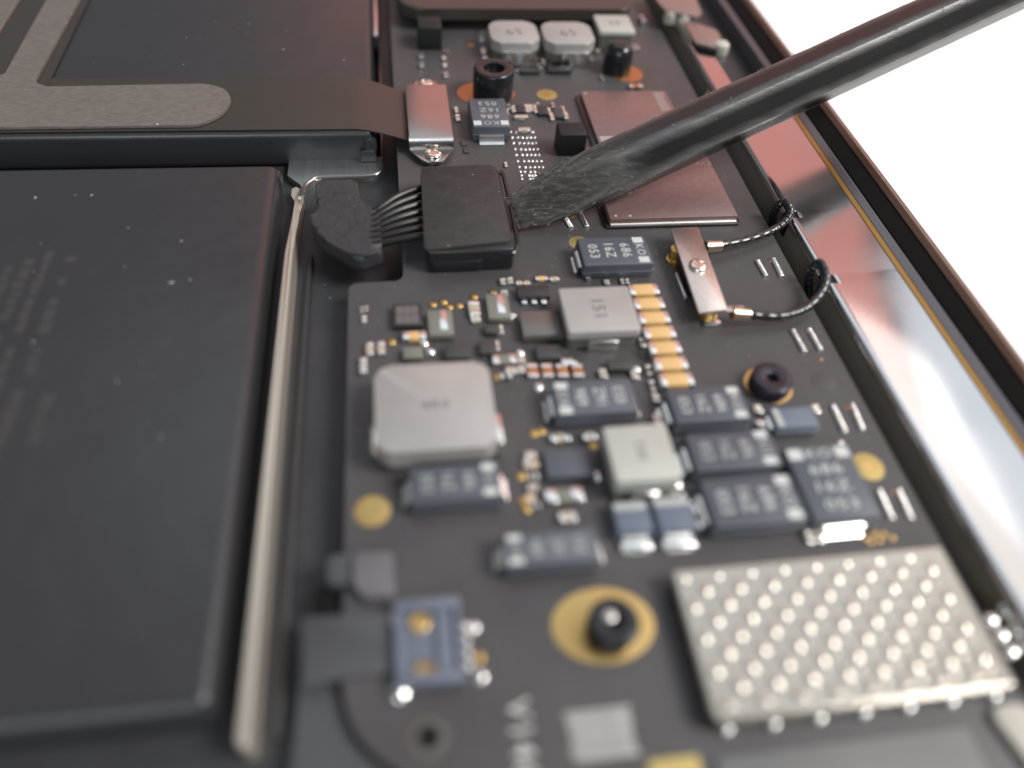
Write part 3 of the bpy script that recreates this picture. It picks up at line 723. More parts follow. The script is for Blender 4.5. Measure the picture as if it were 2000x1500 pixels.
# printed code and patch at the lens end
p = at(1180, 1432, 0); q0 = at(1118, 1490, 0); q1 = at(1230, 1375, 0)
for i in range(9):
    y = q0[1] + (q1[1] - q0[1]) * i / 9
    build('printed_bar', box(q0[0] + random.uniform(0, .25), y, 0.002, q1[0] - random.uniform(0, .25), y + (q1[1] - q0[1]) / 9 * random.uniform(.72, .98), 0.007), 'ink_grey', cb, smooth=False)
g = text_geo('V1460', 2.1); p = at(1022, 1450, 0)
build('marking', shift(([(v[0], v[1], 0.006) for v in g[0]], g[1]), (p[0], p[1] - 0.3, 0), -math.pi / 2), 'ink_white', cb, smooth=False)
for px, py in ((906, 280), (911, 294)):
    p = at(px, py, 0.1); build('small_component', box(p[0] - .35, p[1] - .5, 0.005, p[0] + .35, p[1] + .5, 0.2, 0.04), 'passive_dark', cb)

# shield can with raised and sunk dimples
ZS = 1.7
s0 = at(1393, 1412, ZS); s1 = at(1838, 1066, ZS)
sx0, sx1 = at(1310, 1112, ZS)[0], at(1838, 1064, ZS)[0]
sy0, sy1 = s0[1], at(1600, 1086, ZS)[1]
NX, NY = 330, 170
bp = np.array([at(*p, ZS)[:2] for p in ((1464, 1113), (1713, 1089), (1443, 1144))])
va = (bp[1] - bp[0]) / 4; vb = bp[2] - bp[0]
va[1] = 0
Ainv = np.linalg.inv(np.stack([va, vb], 1))
v = []; f = []
for j in range(NY + 1):
    for i in range(NX + 1):
        x = sx0 + (sx1 - sx0) * i / NX; y = sy0 + (sy1 - sy0) * j / NY
        uv = Ainv @ (np.array([x, y]) - bp[0]); z = ZS
        m = min(x - sx0, sx1 - x, y - sy0, sy1 - y)
        if m > 0.75:
            for off, sg in ((0.0, 1), (0.5, -1)):
                w = np.array([uv[0] + off, uv[1]]); w = w - np.round(w)
                d = np.linalg.norm(va * w[0] + vb * w[1])
                rad, amp = (0.43, 0.12) if sg > 0 else (0.24, -0.03)
                if d < rad: z += amp * (1 - (d / rad) ** 2) ** 0.9
        e = max(0, 0.22 - m) / 0.22
        z -= 0.16 * e * e
        v.append((x, y, z))
for j in range(NY):
    for i in range(NX):
        a = j * (NX + 1) + i
        cx_ = min(i + 0.5, NX - i - 0.5) / NX * (sx1 - sx0); cy_ = min(j + 0.5, NY - j - 0.5) / NY * (sy1 - sy0)
        if cx_ < 0.7 and cy_ < 0.7 and (0.7 - cx_) ** 2 + (0.7 - cy_) ** 2 > 0.49: continue
        f.append((a, a + 1, a + NX + 2, a + NX + 1))
used = sorted({i for q in f for i in q}); new = {o_: n_ for n_, o_ in enumerate(used)}
sh = build('shield_can', ([v[i] for i in used], [[new[i] for i in q] for q in f]), 'shield', cb, sharp=60)
zt = ZS - 0.15
build('can_wall', box(sx0 + 0.55, sy0 - 0.10, zt - 0.65, sx1 - 0.55, sy0 + 0.25, zt + 0.06, 0.14, 3), 'shield', sh)
build('can_wall', box(sx0 - 0.02, sy0 + 0.6, zt - 0.35, sx0 + 0.22, sy1 - 0.6, zt + 0.02, 0.08), 'shield', sh)
build('can_wall', box(sx1 - 0.22, sy0 + 0.6, 0.05, sx1 + 0.02, sy1 - 0.6, zt + 0.02, 0.08), 'shield', sh)
build('can_wall', box(sx0 + 0.6, sy1 - 0.22, 0.05, sx1 - 0.6, sy1 + 0.02, zt + 0.02, 0.08), 'shield', sh)
build('fence', box(sx0 + 0.28, sy0 + 0.3, 0.02, sx1 - 0.3, sy1 - 0.3, 0.9, 0), 'shield_dark', sh)
for k in range(5):
    y = sy0 + (k + 0.55) * (sy1 - sy0) / 5.2; build('side_tab', box(sx0 - 0.04, y - 0.62, 0.03, sx0 + 0.18, y + 0.62, zt - 0.3, 0.06), 'shield_dark', sh)
for k in range(8):
    x = sx0 + 0.9 + (k) * (sx1 - sx0 - 1.2) / 6.3
    build('front_tab', box(x - 0.65, sy0 + 0.02, 0.03, x + 0.65, sy0 + 0.2, zt - 0.5, 0.06), 'shield_dark', sh)
    build('solder_joint', lathe((x + 0.35, sy0 - 0.12, 0.0), [(0.5, 0.01), (0.48, 0.2), (0.36, 0.42), (0.16, 0.52), (0.02, 0.54)], 14), 'solder', sh, sharp=80)
# solder cluster and metal corner past the shield can
for px, py, r in ((1932, 1213, .62), (1963, 1192, .7), (1985, 1228, .75), (1953, 1243, .6), (1972, 1275, .6), (1996, 1262, .6)):
    bead(px, py, r, 'solder', 0.9)
x = at(1990, 1420, 0.6); build('grounding_finger', prism(rounded([(x[0] - 1.4, x[1] + 1.4), (x[0] + 1.5, x[1] + 1.4), (x[0] + 2.6, x[1] - 6), (x[0] + 0.6, x[1] - 6)], 0.8), 0.02, 0.6, 0.2), 'cream', cb)
build('metal_plate', box(at(1395, 1470, 0.3)[0], -7.5, 0.02, at(1905, 1450, 0.3)[0], at(1650, 1448, 0.3)[1], 0.3, 0.08), 'clip_pale', cb)

# flat cable connector
c0 = at(778, 1342, 1.1); c1 = at(895, 1175, 1.1)
cx0, cx1, cy0, cy1 = at(772, 1300, 1.1)[0], at(905, 1260, 1.1)[0], at(840, 1335, 1.1)[1], at(840, 1168, 1.1)[1]
co = build('cable_socket', box(cx0, cy0, 0.05, cx1, cy1, 0.8, 0.1), 'connector_blue', cb)
for (u0, u1, w0, w1) in ((0, 1, 0, 0.13), (0, 1, 0.86, 1), (0, 0.14, 0.13, 0.86), (0.62, 0.72, 0.13, 0.86), (0.9, 1, 0.13, 0.86)):
    build('socket_wall', box(cx0 + u0 * (cx1 - cx0) + .01, cy0 + w0 * (cy1 - cy0) + .01, 0.78, cx0 + u1 * (cx1 - cx0) - .01, cy0 + w1 * (cy1 - cy0) - .01, 1.15, 0.06), 'connector_blue', co)
for (px, py) in ((819, 1215), (829, 1313)):
    p = at(px, py, 0.9); build('gold_contact', lathe((p[0], p[1], 0.78), [(0.72, 0), (0.72, 0.2), (0.6, 0.28), (0.3, 0.24), (0.02, 0.22)], 20), 'gold', co)
for k in range(4):
    y = cy0 + (0.2 + 0.155 * k) * (cy1 - cy0); build('pin', box(cx1 - 0.15, y - 0.27, 0.02, cx1 + 0.5, y + 0.27, 0.45, 0.12), 'solder_dull', co)
for yy in (cy0 - 0.15, cy1 - 0.9):
    build('corner_tab', lathe((cx0 + 0.2, yy + 0.1, 0.03), [(0.62, 0), (0.6, 0.35), (0.4, 0.52), (0.02, 0.56)], 16), 'solder', co)

# ------------------------------------------------------------------ flat grey cable and clip at the lens end
fp = build('flat_cable', prism(rounded(pxpoly([(592, 1205), (775, 1195), (775, 1312), (660, 1326), (590, 1345)], 0.35), 0.3), 0.06, 0.35, 0.05), 'fpc_grey')
thing(fp, 'short flat grey cable plugged into the bluish socket with two gold contacts', 'flat cable')
a = at(650, 1160, 1.0); b = at(772, 1080, 1.0)
cl = thing(empty('cable_clip', ((a[0] + b[0]) / 2, (a[1] + b[1]) / 2, 0)), 'small smooth grey plastic clip at the board edge above the flat cable', 'clip')
cp = rounded(pxpoly([(690, 1140), (710, 1168), (772, 1162), (768, 1076), (690, 1080)], 1.0), 0.35)
build('pad', prism(cp, 0.02, 1.0, 0.15, 3), 'clip_grey', cl)
build('arm', prism(rounded(pxpoly([(638, 1085), (700, 1080), (696, 1140), (640, 1142)], 0.5), 0.4), -0.6, 0.5, 0.15, 3), 'fpc_grey', cl)
build('hook', prism(rounded(pxpoly([(612, 1150), (690, 1145), (700, 1168), (660, 1200), (615, 1200)], -0.6), 0.3), -2.3, -0.6, 0.15), 'chassis_black', cl)

# ------------------------------------------------------------------ heat spreader at the far end
h0 = at(772, 20, 3.2); h1 = at(1236, 20, 3.2)
hs = build('heat_spreader', prism(rounded([(h0[0], 150), (h0[0] + 0.4, at(830, 17, 3.2)[1]), (h1[0], at(1000, 16, 3.2)[1]), (h1[0] + 0.8, 150)], [0, 4.5, 2.0, 0], 8), 1.6, 3.2, 0.3, 3), 'plate_brown')
thing(hs, 'dark brown metal heat spreader plate with rounded corners over the far components', 'heat spreader')
for sx in (h0[0] + 2, h1[0] - 2): build('support', box(sx - 1, 135, 0.0, sx + 1, 140, 1.62), 'chassis_black', hs)

# ------------------------------------------------------------------ copper coloured cover over the ribbon plug
zc = 2.0
x0, y0, x1, y1 = rect((797, 268), (878, 164), zc)
x0 = at(796, 240, zc)[0]; x1 = at(882, 240, zc)[0]
cv = thing(empty('connector_cover', ((x0 + x1) / 2, (y0 + y1) / 2, 0.05)), 'shiny copper coloured metal cover screwed over the end of the ribbon cable', 'cover')
build('plate', box(x0, y0, zc - 0.35, x1, y1, zc, 0.12, 3), 'bracket', cv)
build('front_bend', strip([(-y0 - 0.1, zc - 0.05), (-y0 + 0.18, zc - 0.14), (-y0 + 0.35, zc - 0.42), (-y0 + 0.42, 0.72)], x1 - x0 - 0.1, 0.16, (0, -1, 0))[0:2] and shift(strip([(-y0 - 0.15, zc - 0.1), (-y0 + 0.18, zc - 0.16), (-y0 + 0.35, zc - 0.42), (-y0 + 0.42, 0.75)], x1 - x0 - 0.06, 0.18, (0, -1, 0)), ((x0 + x1) / 2, 0, 0)), 'bracket', cv)
f1 = y0 - 0.5; xm = (x0 + x1) / 2 + 0.1
build('tab', prism(rounded([(x0, f1 + 0.35), (x1, f1 + 0.35), (x1 - 0.1, f1 - 0.3), (xm + 1.0, f1 - 2.7), (xm - 1.0, f1 - 2.7), (x0 + 0.1, f1 - 0.3)], [0, 0, 0.4, 0.8, 0.8, 0.4]), 0.55, 0.78, 0.05), 'bracket', cv)
build('tab', prism(rounded([(x0 + 0.5, y1 - 0.2), (x1 - 0.4, y1 - 0.2), (xm + 1.0, y1 + 2.4), (xm - 1.0, y1 + 2.4)], [0, 0, 0.7, 0.7]), 1.1, 1.35, 0.05), 'bracket', cv)
def screw(c, r, parent):
    o = build('screw', lathe(c, [(r, 0), (r, 0.22), (r * 0.9, 0.36), (r * 0.62, 0.42), (r * 0.58, 0.30), (r * 0.3, 0.28), (0.02, 0.28)], 24), 'screw', parent, sharp=45)
    return o
screw((xm, f1 - 1.35, 0.78), 0.95, cv); screw((xm, y1 + 1.1, 1.35), 0.95, cv)
for sy in (f1 - 1.35, y1 + 1.1): build('stud', lathe((xm, sy, 0.0), [(0.8, 0.01), (0.8, 0.56 if sy < y0 else 1.1)], 16), 'solder_dull', cv)
build('plug_body', box(x0 + 0.4, y0 + 0.5, 0.05, x1 - 0.4, y1 - 0.4, zc - 0.36, 0.1), 'plug_plastic', cv)

# ------------------------------------------------------------------ battery plug with taped cable
zp = 3.0
pq = [at(*p, zp) for p in ((829, 488), (1001, 470), (968, 321), (822, 326))]
pc = np.mean(pq, 0)
bp_ = thing(empty('battery_plug', (pc[0], pc[1], 0.0)), 'black cloth-topped battery plug with seven thin wires and a taped cable', 'plug')
build('cloth_top', prism(rounded([tuple(p[:2]) for p in pq], [0.5, 0.7, 0.9, 0.5]), zp - 0.28, zp, 0.10, 2), 'tape', bp_)
bx0, bx1 = pq[0][0] + 0.25, pq[1][0] + 0.15; by0, by1 = pq[0][1] + 0.15, pq[3][1] - 0.2
build('body', box(bx0, by0 - 0.1, 0.0, bx1, by1, zp - 0.29, 0.35, 3), 'plug_plastic', bp_)
build('front_rib', box(bx0 + 0.5, by0 - 0.28, 0.3, bx1 - 3.2, by0, 1.5, 0.12), 'plug_plastic', bp_)
w0 = at(932, 487, 2.2); w1 = at(1012, 490, 2.2)
build('bail_wire', tube(spline([(w0[0] - 0.1, by0 + 0.3, 2.0), (w0[0], w0[1] - 0.15, 2.1), (w1[0] - 1.2, w1[1] - 0.3, 2.2), (w1[0] - 0.2, w1[1] + 0.1, 2.2), (bx1 + 0.5, by0 + 3, 2.3), (bx1 + 0.42, by1 - 1.0, 2.35), (bx1 + 0.1, by1 - 0.2, 2.3)], 6), 0.24, 10), 'wire_black', bp_)
build('bail_shine', tube([(w0[0] + 0.1, w0[1] - 0.22, 2.16), (w0[0] + 2.2, w0[1] - 0.34, 2.2)], 0.27, 10), 'solder', bp_)
# wires
cab_end = [at(742, 398 + 12.5 * k, 1.9) for k in range(7)]
for k in range(7):
    s = at(820, 368 + 15.5 * k, 1.9); e = at(733, 412 + 11.0 * k, 1.6)
    m = (s + e) / 2; m[2] += 0.35 - 0.05 * k
    build('wire', tube(spline([(bx0 + 0.5, s[1] - 0.1, 1.8), s, m, e, (e[0] - 1.2, e[1] + 0.1, 1.3)], 7), 0.40, 10), 'wire_sleeve', bp_)
# taped cable: a fat flattened roll that bends under the tray
def roll(pts, ws, hs):
    P = spline(pts, 6); N = len(P); v = []; f = []; n = 16
    W = np.interp(np.linspace(0, 1, N), np.linspace(0, 1, len(ws)), ws); Hh = np.interp(np.linspace(0, 1, N), np.linspace(0, 1, len(hs)), hs)
    rnd = random.Random(3)
    for i, p in enumerate(P):
        t = P[min(i + 1, N - 1)] - P[max(i - 1, 0)]; t[2] = 0; t /= np.linalg.norm(t); s = np.array([t[1], -t[0], 0])
        for k in range(n):
            a = 2 * math.pi * k / n; c_, s_ = math.cos(a), math.sin(a)
            w = W[i] * (abs(c_) ** 0.55) * (1 if c_ > 0 else -1) * (1 + 0.03 * rnd.uniform(-1, 1)); h_ = Hh[i] * (abs(s_) ** 0.6) * (1 if s_ > 0 else -1)
            v.append(p + s * w + np.array([0, 0, h_ * (1 + 0.05 * rnd.uniform(-1, 1))]))
    for i in range(N - 1):
        for k in range(n): f.append((i * n + k, i * n + (k + 1) % n, (i + 1) * n + (k + 1) % n, (i + 1) * n + k))
    f += [list(range(n))[::-1], [(N - 1) * n + k for k in range(n)]]
    return v, f
def lump(pts, z0, z1, r, bev, amp, seed):
    """a flat taped lump: rounded outline, soft edges, slightly uneven top"""
    g_ = prism(rounded([tuple(at(*p, z1)[:2]) for p in pts], r, 4), z0, z1, bev, 5)
    bm = bmesh.new(); vs_ = [bm.verts.new(q) for q in g_[0]]
    for q in g_[1]: bm.faces.new([vs_[i] for i in q])
    bmesh.ops.triangulate(bm, faces=bm.faces[:])
    bmesh.ops.subdivide_edges(bm, edges=bm.edges[:], cuts=2, use_grid_fill=True)
    rn = random.Random(seed)
    from mathutils import noise
    for v_ in bm.verts:
        n_ = noise.noise(Vector((v_.co.x * 0.9 + seed, v_.co.y * 0.9, 0)))
        n2 = noise.noise(Vector((v_.co.x * 2.6, v_.co.y * 1.2 + seed, 3)))
        if v_.co.z > z0 + 0.1: v_.co.z += amp * (n_ + 0.4 * n2)
        v_.co.x += 0.05 * n2; v_.co.y += 0.05 * n_
    return from_bm(bm)
build('taped_cable', lump([(640, 376), (696, 378), (712, 398), (741, 410), (746, 488), (700, 503), (655, 480), (606, 448), (603, 405)], 0.0, 1.9, [0.8, 0.6, 0.4, 0.3, 0.4, 0.8, 1.2, 1.6, 1.4], 0.8, 0.12, 2), 'braid', bp_, sharp=170)
build('taped_end', lump([(615, 352), (698, 350), (702, 386), (668, 396), (618, 394)], 0.2, 1.55, [0.6, 0.6, 0.4, 0.5, 0.5], 0.45, 0.08, 5), 'braid', bp_, sharp=170)

# ------------------------------------------------------------------ antenna clamp and cables
za = 1.9
an = thing(empty('antenna_clamp', at(1362, 530, 0)), 'narrow brushed metal clamp held by one screw beside the memory chip', 'clamp')
quad = [at(*p, za)[:2] for p in ((1366, 611), (1421, 604), (1363, 443), (1310, 446))]
build('plate', prism(rounded([tuple(p) for p in quad], 0.15), za - 0.28, za, 0.04), 'steel', an)
e0 = at(1421, 606, za); e1 = at(1452, 604, za)
build('ear', box(e0[0] - 0.2, e0[1] - 0.15, za - 0.28, e1[0] + 0.2, e0[1] + 0.65, za - 0.02, 0.08), 'steel', an)
sc_ = at(1362, 521, za); screw((sc_[0], sc_[1], za), 0.92, an)
for py, px in ((480, 1325), (590, 1390)):
    p = at(px, py, za); build('socket', lathe((p[0], p[1] - 0.1, 0.02), [(0.95, 0), (0.95, 0.3), (0.72, 0.35), (0.72, za - 0.3)], 18), 'gold', an)
p = at(1350, 545, 0); build('base', box(p[0] - 1.1, p[1] - 2.6, 0.01, p[0] + 0.9, p[1] + 2.8, 1.0, 0.2), 'plug_plastic', an)
p = at(1391, 630, 0.3); build('solder_foot', box(p[0] - 0.85, p[1] - 0.35, 0.02, p[0] + 0.85, p[1] + 0.4, 0.42, 0.15), 'solder', an)
p = at(1332, 560, 0.4); build('side_lip', box(p[0] - 0.25, p[1] - 1.7, 0.02, p[0] + 0.1, p[1] + 2.0, 0.6, 0.08), 'solder_dull', an)
for i, (cpts, lab) in enumerate(((((1378, 482, 1.5), (1400, 480, 1.4), (1455, 470, 1.2), (1505, 452, 1.2), (1533, 432, 1.7), (1543, 412, 2.3), (1532, 395, 2.6), (1517, 404, 1.8), (1510, 425, 0.2), (1509, 450, -1.6)), 'thin black antenna cable looping into the farther notch of the ledge'),
                                 (((1430, 612, 1.5), (1455, 614, 1.3), (1520, 618, 1.1), (1570, 604, 1.2), (1602, 574, 1.7), (1613, 542, 2.3), (1602, 514, 2.6), (1587, 524, 1.8), (1580, 550, 0.2), (1579, 580, -1.6)), 'thin black antenna cable looping into the nearer notch of the ledge'))):
    P = spline([at(*c) for c in cpts], 10)
    N = len(P); seg = 0.0; v = []
    rf = lambda t: 1 - 0.10 * (0.5 + 0.5 * math.cos(t * 2 * math.pi * 24))
    fine = []
    for a_, b_ in zip(P[:-1], P[1:]):
        for s_ in range(3): fine.append(a_ + (b_ - a_) * s_ / 3)
    fine.append(P[-1])
    c_ = build('antenna_cable', tube(fine, 0.47, 12, rf), 'wire_black', sharp=80)
    thing(c_, lab, 'antenna cable', 'antenna cables')
    s = at(*cpts[0]); e = at(cpts[1][0] + 8, cpts[1][1], cpts[1][2])
    build('crimp', tube([s, (s + e) / 2, e], 0.66, 12, lambda t: 1 - 0.15 * t), 'crimp', c_)

# ------------------------------------------------------------------ bracket in the recess beyond the ledge
hb = thing(empty('hinge_bracket', at(1370, 70, 1.0)), 'small pinkish metal bracket with pale screw heads in the far recess', 'bracket')
zb_ = 2.4
build('plate', prism(rounded(pxpoly([(1336, 43), (1359, 83), (1397, 92), (1409, 73), (1399, 57), (1374, 50), (1352, 41)], zb_), 0.35), zb_ - 0.4, zb_, 0.1), 'hinge_plate', hb)
build('rear_plate', prism(rounded(pxpoly([(1284, 2), (1300, 20), (1362, 32), (1372, 26), (1352, -20), (1270, -30)], zb_ + 0.4), 0.3), zb_ - 0.1, zb_ + 0.4, 0.1), 'hinge_plate', hb)
sa, sb = at(1329, 46, 1.5), at(1355, 86, 1.5)
build('hinge_pin', tube([sa, (sa + sb) / 2, sb], 0.75, 12), 'wall_olive', hb)
build('web', prism(rounded(pxpoly([(1340, 66), (1362, 94), (1400, 104), (1404, 80), (1372, 60)], 1.9), 0.3), 0.31, 2.0, 0.1), 'chassis_black', hb)
for px, py, r in ((1312, 20, 1.0), (1340, 25, 1.0), (1411, 82, 1.15)):
    p = at(px, py, zb_ + 0.3); build('screw_head', lathe((p[0], p[1], zb_ - 1.5), [(r * 0.9, 0), (r, 0.3), (r, 1.3), (r * 0.93, 1.6), (r * 0.6, 1.85), (0.02, 1.9)], 18), 'cream', hb)
p = at(1408, 107, 0.9); build('nut', lathe((p[0], p[1], 0.31), [(0.8, 0), (0.8, 0.7), (0.7, 0.85), (0.02, 0.9)], 8), 'solder_dull', hb)

# ------------------------------------------------------------------ spudger
A = at(1001, 420, 1.55); Bp = at(1900, 8, 16.0)
dv = (Bp - A); Lg = np.linalg.norm(dv); d = dv / Lg
vw = np.array([0, 0, H]) - (A + d * 25); vw /= np.linalg.norm(vw)
en = vw - d * (vw @ d); en /= np.linalg.norm(en)        # the side of the stick turned to the lens
ev = np.cross(en, d); ev = ev if ev[2] > 0 or ev[1] > 0 else -ev
if (RW.T @ ev)[1] < 0: ev = -ev
nm = MATS['nylon'] = bpy.data.materials.new('nylon_worn_lit_ridges'); nm.use_nodes = True
nt = nm.node_tree; N_ = nt.nodes; P_ = N_['Principled BSDF']
def nd(t, **kw):
    q = N_.new(t)
    for k_, v_ in kw.items(): setattr(q, k_, v_)
    return q
geo = nd('ShaderNodeNewGeometry'); dot = nd('ShaderNodeVectorMath', operation='DOT_PRODUCT'); dot.inputs[1].default_value = tuple(d)
nt.links.new(geo.outputs['Position'], dot.inputs[0])
nz = nd('ShaderNodeTexNoise'); nz.inputs['Scale'].default_value = 900 * 0.001 / S; nz.inputs['Detail'].default_value = 6
mpn = nd('ShaderNodeMapping'); mpn.inputs['Rotation'].default_value = (0, 0, -math.atan2(d[1], d[0])); mpn.inputs['Scale'].default_value = (0.22, 1.2, 1.2)
nt.links.new(geo.outputs['Position'], mpn.inputs[0]); nt.links.new(mpn.outputs[0], nz.inputs['Vector'])
ad = nd('ShaderNodeMath', operation='MULTIPLY_ADD'); ad.inputs[1].default_value = 0.012 * S / 0.001
nt.links.new(nz.outputs['Fac'], ad.inputs[0]); nt.links.new(dot.outputs['Value'], ad.inputs[2])
t0_ = float(A @ d) * S
mr = nd('ShaderNodeMapRange'); mr.interpolation_type = 'SMOOTHSTEP'
mr.inputs[1].default_value = t0_ + 0.010 * S / 0.001; mr.inputs[2].default_value = t0_ + 0.024 * S / 0.001; mr.inputs[3].default_value = 1; mr.inputs[4].default_value = 0
nt.links.new(ad.outputs[0], mr.inputs[0])
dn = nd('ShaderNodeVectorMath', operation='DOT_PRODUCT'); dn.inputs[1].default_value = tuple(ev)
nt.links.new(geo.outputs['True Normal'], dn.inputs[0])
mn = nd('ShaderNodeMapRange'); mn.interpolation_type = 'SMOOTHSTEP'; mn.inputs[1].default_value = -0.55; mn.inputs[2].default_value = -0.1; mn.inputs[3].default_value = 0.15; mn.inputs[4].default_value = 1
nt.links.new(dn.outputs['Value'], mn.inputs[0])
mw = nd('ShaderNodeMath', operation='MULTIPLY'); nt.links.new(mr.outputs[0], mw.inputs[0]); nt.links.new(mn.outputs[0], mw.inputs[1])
nz2 = nd('ShaderNodeTexNoise'); nz2.inputs['Scale'].default_value = 2600 * 0.001 / S; nz2.inputs['Detail'].default_value = 8; nz2.inputs['Roughness'].default_value = 0.75
nt.links.new(mpn.outputs[0], nz2.inputs['Vector'])
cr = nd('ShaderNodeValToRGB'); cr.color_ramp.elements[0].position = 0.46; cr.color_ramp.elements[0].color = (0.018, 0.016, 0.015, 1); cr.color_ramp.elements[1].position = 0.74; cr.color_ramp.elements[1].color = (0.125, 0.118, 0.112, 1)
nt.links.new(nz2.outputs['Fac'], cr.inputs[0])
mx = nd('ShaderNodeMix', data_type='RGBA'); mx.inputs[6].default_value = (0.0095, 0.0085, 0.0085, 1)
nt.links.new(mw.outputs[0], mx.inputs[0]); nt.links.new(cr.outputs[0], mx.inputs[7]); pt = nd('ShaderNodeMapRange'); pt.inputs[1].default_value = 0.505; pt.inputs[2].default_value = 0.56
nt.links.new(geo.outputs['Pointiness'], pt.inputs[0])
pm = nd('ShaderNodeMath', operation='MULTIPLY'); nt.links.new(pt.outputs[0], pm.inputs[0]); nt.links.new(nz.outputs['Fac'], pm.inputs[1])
mx2 = nd('ShaderNodeMix', data_type='RGBA'); mx2.inputs[7].default_value = (0.30, 0.295, 0.29, 1)  # pale ridges: worn edges, with a bevel highlight painted into the colour
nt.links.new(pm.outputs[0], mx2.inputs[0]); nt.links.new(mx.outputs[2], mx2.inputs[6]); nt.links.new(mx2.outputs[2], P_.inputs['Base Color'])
rr_ = nd('ShaderNodeMapRange'); rr_.inputs[3].default_value = 0.25; rr_.inputs[4].default_value = 0.8
nt.links.new(mw.outputs[0], rr_.inputs[0]); nt.links.new(rr_.outputs[0], P_.inputs['Roughness'])
bs = nd('ShaderNodeMapRange'); bs.inputs[3].default_value = 0.10; bs.inputs[4].default_value = 1.0
nt.links.new(mw.outputs[0], bs.inputs[0])
bu = nd('ShaderNodeBump'); bu.inputs['Distance'].default_value = 0.00022 * S / 0.001
nt.links.new(bs.outputs[0], bu.inputs['Strength']); nt.links.new(nz2.outputs['Fac'], bu.inputs['Height']); nt.links.new(bu.outputs[0], P_.inputs['Normal'])
v = []; f = []
HEX = []
ph = math.radians(90 - 12)
sub = 6
for k in range(6):                                     # hexagon with softened corners
    a0_, a1_ = ph + 2 * math.pi * k / 6, ph + 2 * math.pi * (k + 1) / 6
    for j in range(sub):
        t = j / sub
        q = np.array([math.cos(a0_), math.sin(a0_)]) * (1 - t) + np.array([math.cos(a1_), math.sin(a1_)]) * t
        nrm = np.linalg.norm(q)
        HEX.append(q / nrm * min(nrm, 0.965))
nn = len(HEX)
rnd = random.Random(5)
from mathutils import noise as mnoise
ts = [0, 0.25, 0.6, 1.2, 2, 3, 4, 5, 6, 7.5, 9, 10.5, 12, 13.5, 15, 16.5, 18, 20, 22] + [24 + 2 * i for i in range(90)]
EXT = Lg * 1.5
ts = [t for t in ts if t < EXT]
for t in ts:
    u = min(max((t - 1.0) / 17.0, 0), 1); u = u * u * (3 - 2 * u)
    wid = float(np.interp(t, [0, 3, 6, 12, 20, 100], [1.72, 2.35, 2.78, 3.22, 3.28, 3.15]))     # across the flat of the blade
    th = float(np.interp(t, [0, 3, 6, 12, 20, 100], [0.38, 0.8, 1.35, 2.4, 3.2, 3.15]))
    if t < 0.3: wid *= 0.93; th *= 0.6
    R0 = 1.0
    for q in HEX:
        ang = math.atan2(q[1], q[0])
        fl = np.array([np.sign(q[0]) * abs(math.cos(ang)) ** 0.55, np.sign(q[1]) * abs(math.sin(ang)) ** 0.55])   # blade: flat
        c = fl * (1 - u) + q * u
        wv = 1 + 0.016 * mnoise.noise(Vector((t * 0.35, ang * 1.2, 0))) + (0.035 * (1 - u) * rnd.uniform(-1, 1) if t > 0 else 0)
        # c[0] -> towards the lens, c[1] -> up in the picture; the blade's flat side faces the lens
        v.append(A + d * t + en * (c[0] * th * R0 * wv) + ev * (c[1] * wid * R0 * wv))
for i in range(len(ts) - 1):
    for k in range(nn): f.append((i * nn + k, i * nn + (k + 1) % nn, (i + 1) * nn + (k + 1) % nn, (i + 1) * nn + k))
f += [list(range(nn))[::-1], [(len(ts) - 1) * nn + k for k in range(nn)]]
bm = bmesh.new(); vs_ = [bm.verts.new(q) for q in v]
for q in f: bm.faces.new([vs_[i] for i in q])
bmesh.ops.recalc_face_normals(bm, faces=bm.faces[:])
v, f = from_bm(bm)
icut = 12
isplit = [q for q in f if max(q) < (icut + 1) * nn]
sp = empty('spudger', A - np.array([0, 0, 0.3]))
thing(sp, 'black nylon spudger stick prying the battery plug with its worn flat tip', 'spudger')
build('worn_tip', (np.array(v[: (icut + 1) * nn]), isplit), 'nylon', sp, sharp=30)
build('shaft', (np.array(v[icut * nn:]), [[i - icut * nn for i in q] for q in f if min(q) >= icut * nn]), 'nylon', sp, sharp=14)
# frayed fibres along the ridges
g = []
for _ in range(420):
    i = rnd.randrange(3, len(ts) - 40 if len(ts) > 60 else len(ts) - 2)
    k = rnd.choice([0, 1, 5, 2]) * sub + rnd.choice([-1, 0, 0, 1])
    if i < 14: k = rnd.randrange(nn)
    p = np.array(v[i * nn + k % nn]) * (1 - 0.0) + d * rnd.uniform(-1, 1)
    o_ = p - (A + d * ts[i]); o_ /= np.linalg.norm(o_)
    l = rnd.uniform(0.15, 0.55); dr = d * rnd.uniform(-1, 1) + o_ * rnd.uniform(0.1, 0.5) + ev * rnd.uniform(-.6, .6); dr /= np.linalg.norm(dr)
    p = p - o_ * 0.04
    g.append(tube([p, p + dr * l * 0.5 + o_ * 0.03, p + dr * l], rnd.uniform(0.015, 0.035), 4))
build('frayed_fibres', join(g), 'fibre', sp, smooth=False)['kind'] = 'stuff'

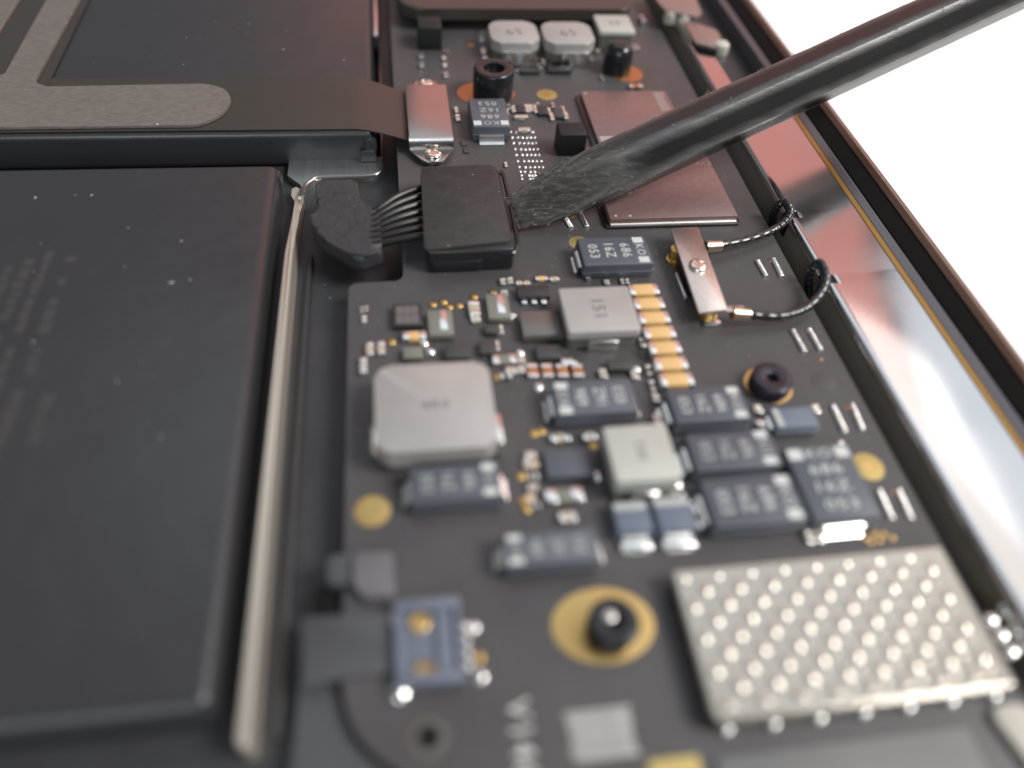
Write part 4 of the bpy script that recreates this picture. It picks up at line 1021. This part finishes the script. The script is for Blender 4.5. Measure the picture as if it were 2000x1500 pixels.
# ------------------------------------------------------------------ dust
g = []
rnd = random.Random(11)
def fleck(p, s):
    a = rnd.uniform(0, math.pi); s = s * 0.85; l = s * rnd.uniform(0.8, 2.2); w = s * rnd.uniform(0.35, 0.7)
    gg = lathe((0, 0, 0), [(1.0, 0), (0.8, 0.5), (0.3, 0.8)], 6)
    V = [(q[0] * l, q[1] * w, q[2] * w) for q in gg[0]]
    g.append(shift((V, gg[1]), (p[0], p[1], p[2] + 0.004), a))
for px, py, s in ((69, 386, .13), (147, 381, .08), (179, 381, .12), (250, 445, .11), (354, 471, .09), (335, 552, .14), (371, 546, .13), (80, 476, .07), (66, 530, .1), (243, 521, .07), (228, 745, .10), (314, 853, .12), (65, 668, .09)):
    fleck(at(px, py, 2.0), s)
for px, py, s in ((358, 126, .12), (420, 43, .10), (486, 47, .1), (553, 97, .14), (365, 73, .07), (183, 121, .06), (390, 75, .06), (672, 117, .1), (678, 130, .09), (292, 110, .06), (560, 60, .07), (640, 40, .06)):
    fleck(at(px, py, 2.0), s)
for px, py, s in ((129, 45, .15), (141, 27, .11), (307, 243, .2), (300, 205, .05)):
    fleck(at(px, py, 2.57), s)
for px, py, s in ((923, 341, .09), (898, 367, .07), (876, 480, .12), (975, 374, .06), (900, 430, .06)):
    fleck(at(px, py, zp), s)
for px, py, s in ((741, 512, .12), (634, 557, .09), (645, 582, .08), (583, 380, .1), (570, 640, .06), (608, 705, .06)):
    fleck(at(px, py, ZF + 0.01), s)
for _ in range(60):
    px, py = rnd.uniform(690, 1600), rnd.uniform(60, 1100)
    q = at(px, py, 0)
    if q[0] > XL + 1: fleck(q, rnd.uniform(.02, .05))
for _ in range(22):
    px, py = rnd.uniform(0, 520), rnd.uniform(330, 1300); q = at(px, py, 2.0)
    if q[0] < -14.5: fleck(q, rnd.uniform(.02, .045))
ds = build('dust', join(g), 'dust_white', smooth=False)
ds['label'] = 'tiny white dust flecks scattered over the battery packs and board'; ds['category'] = 'dust'; ds['kind'] = 'stuff'
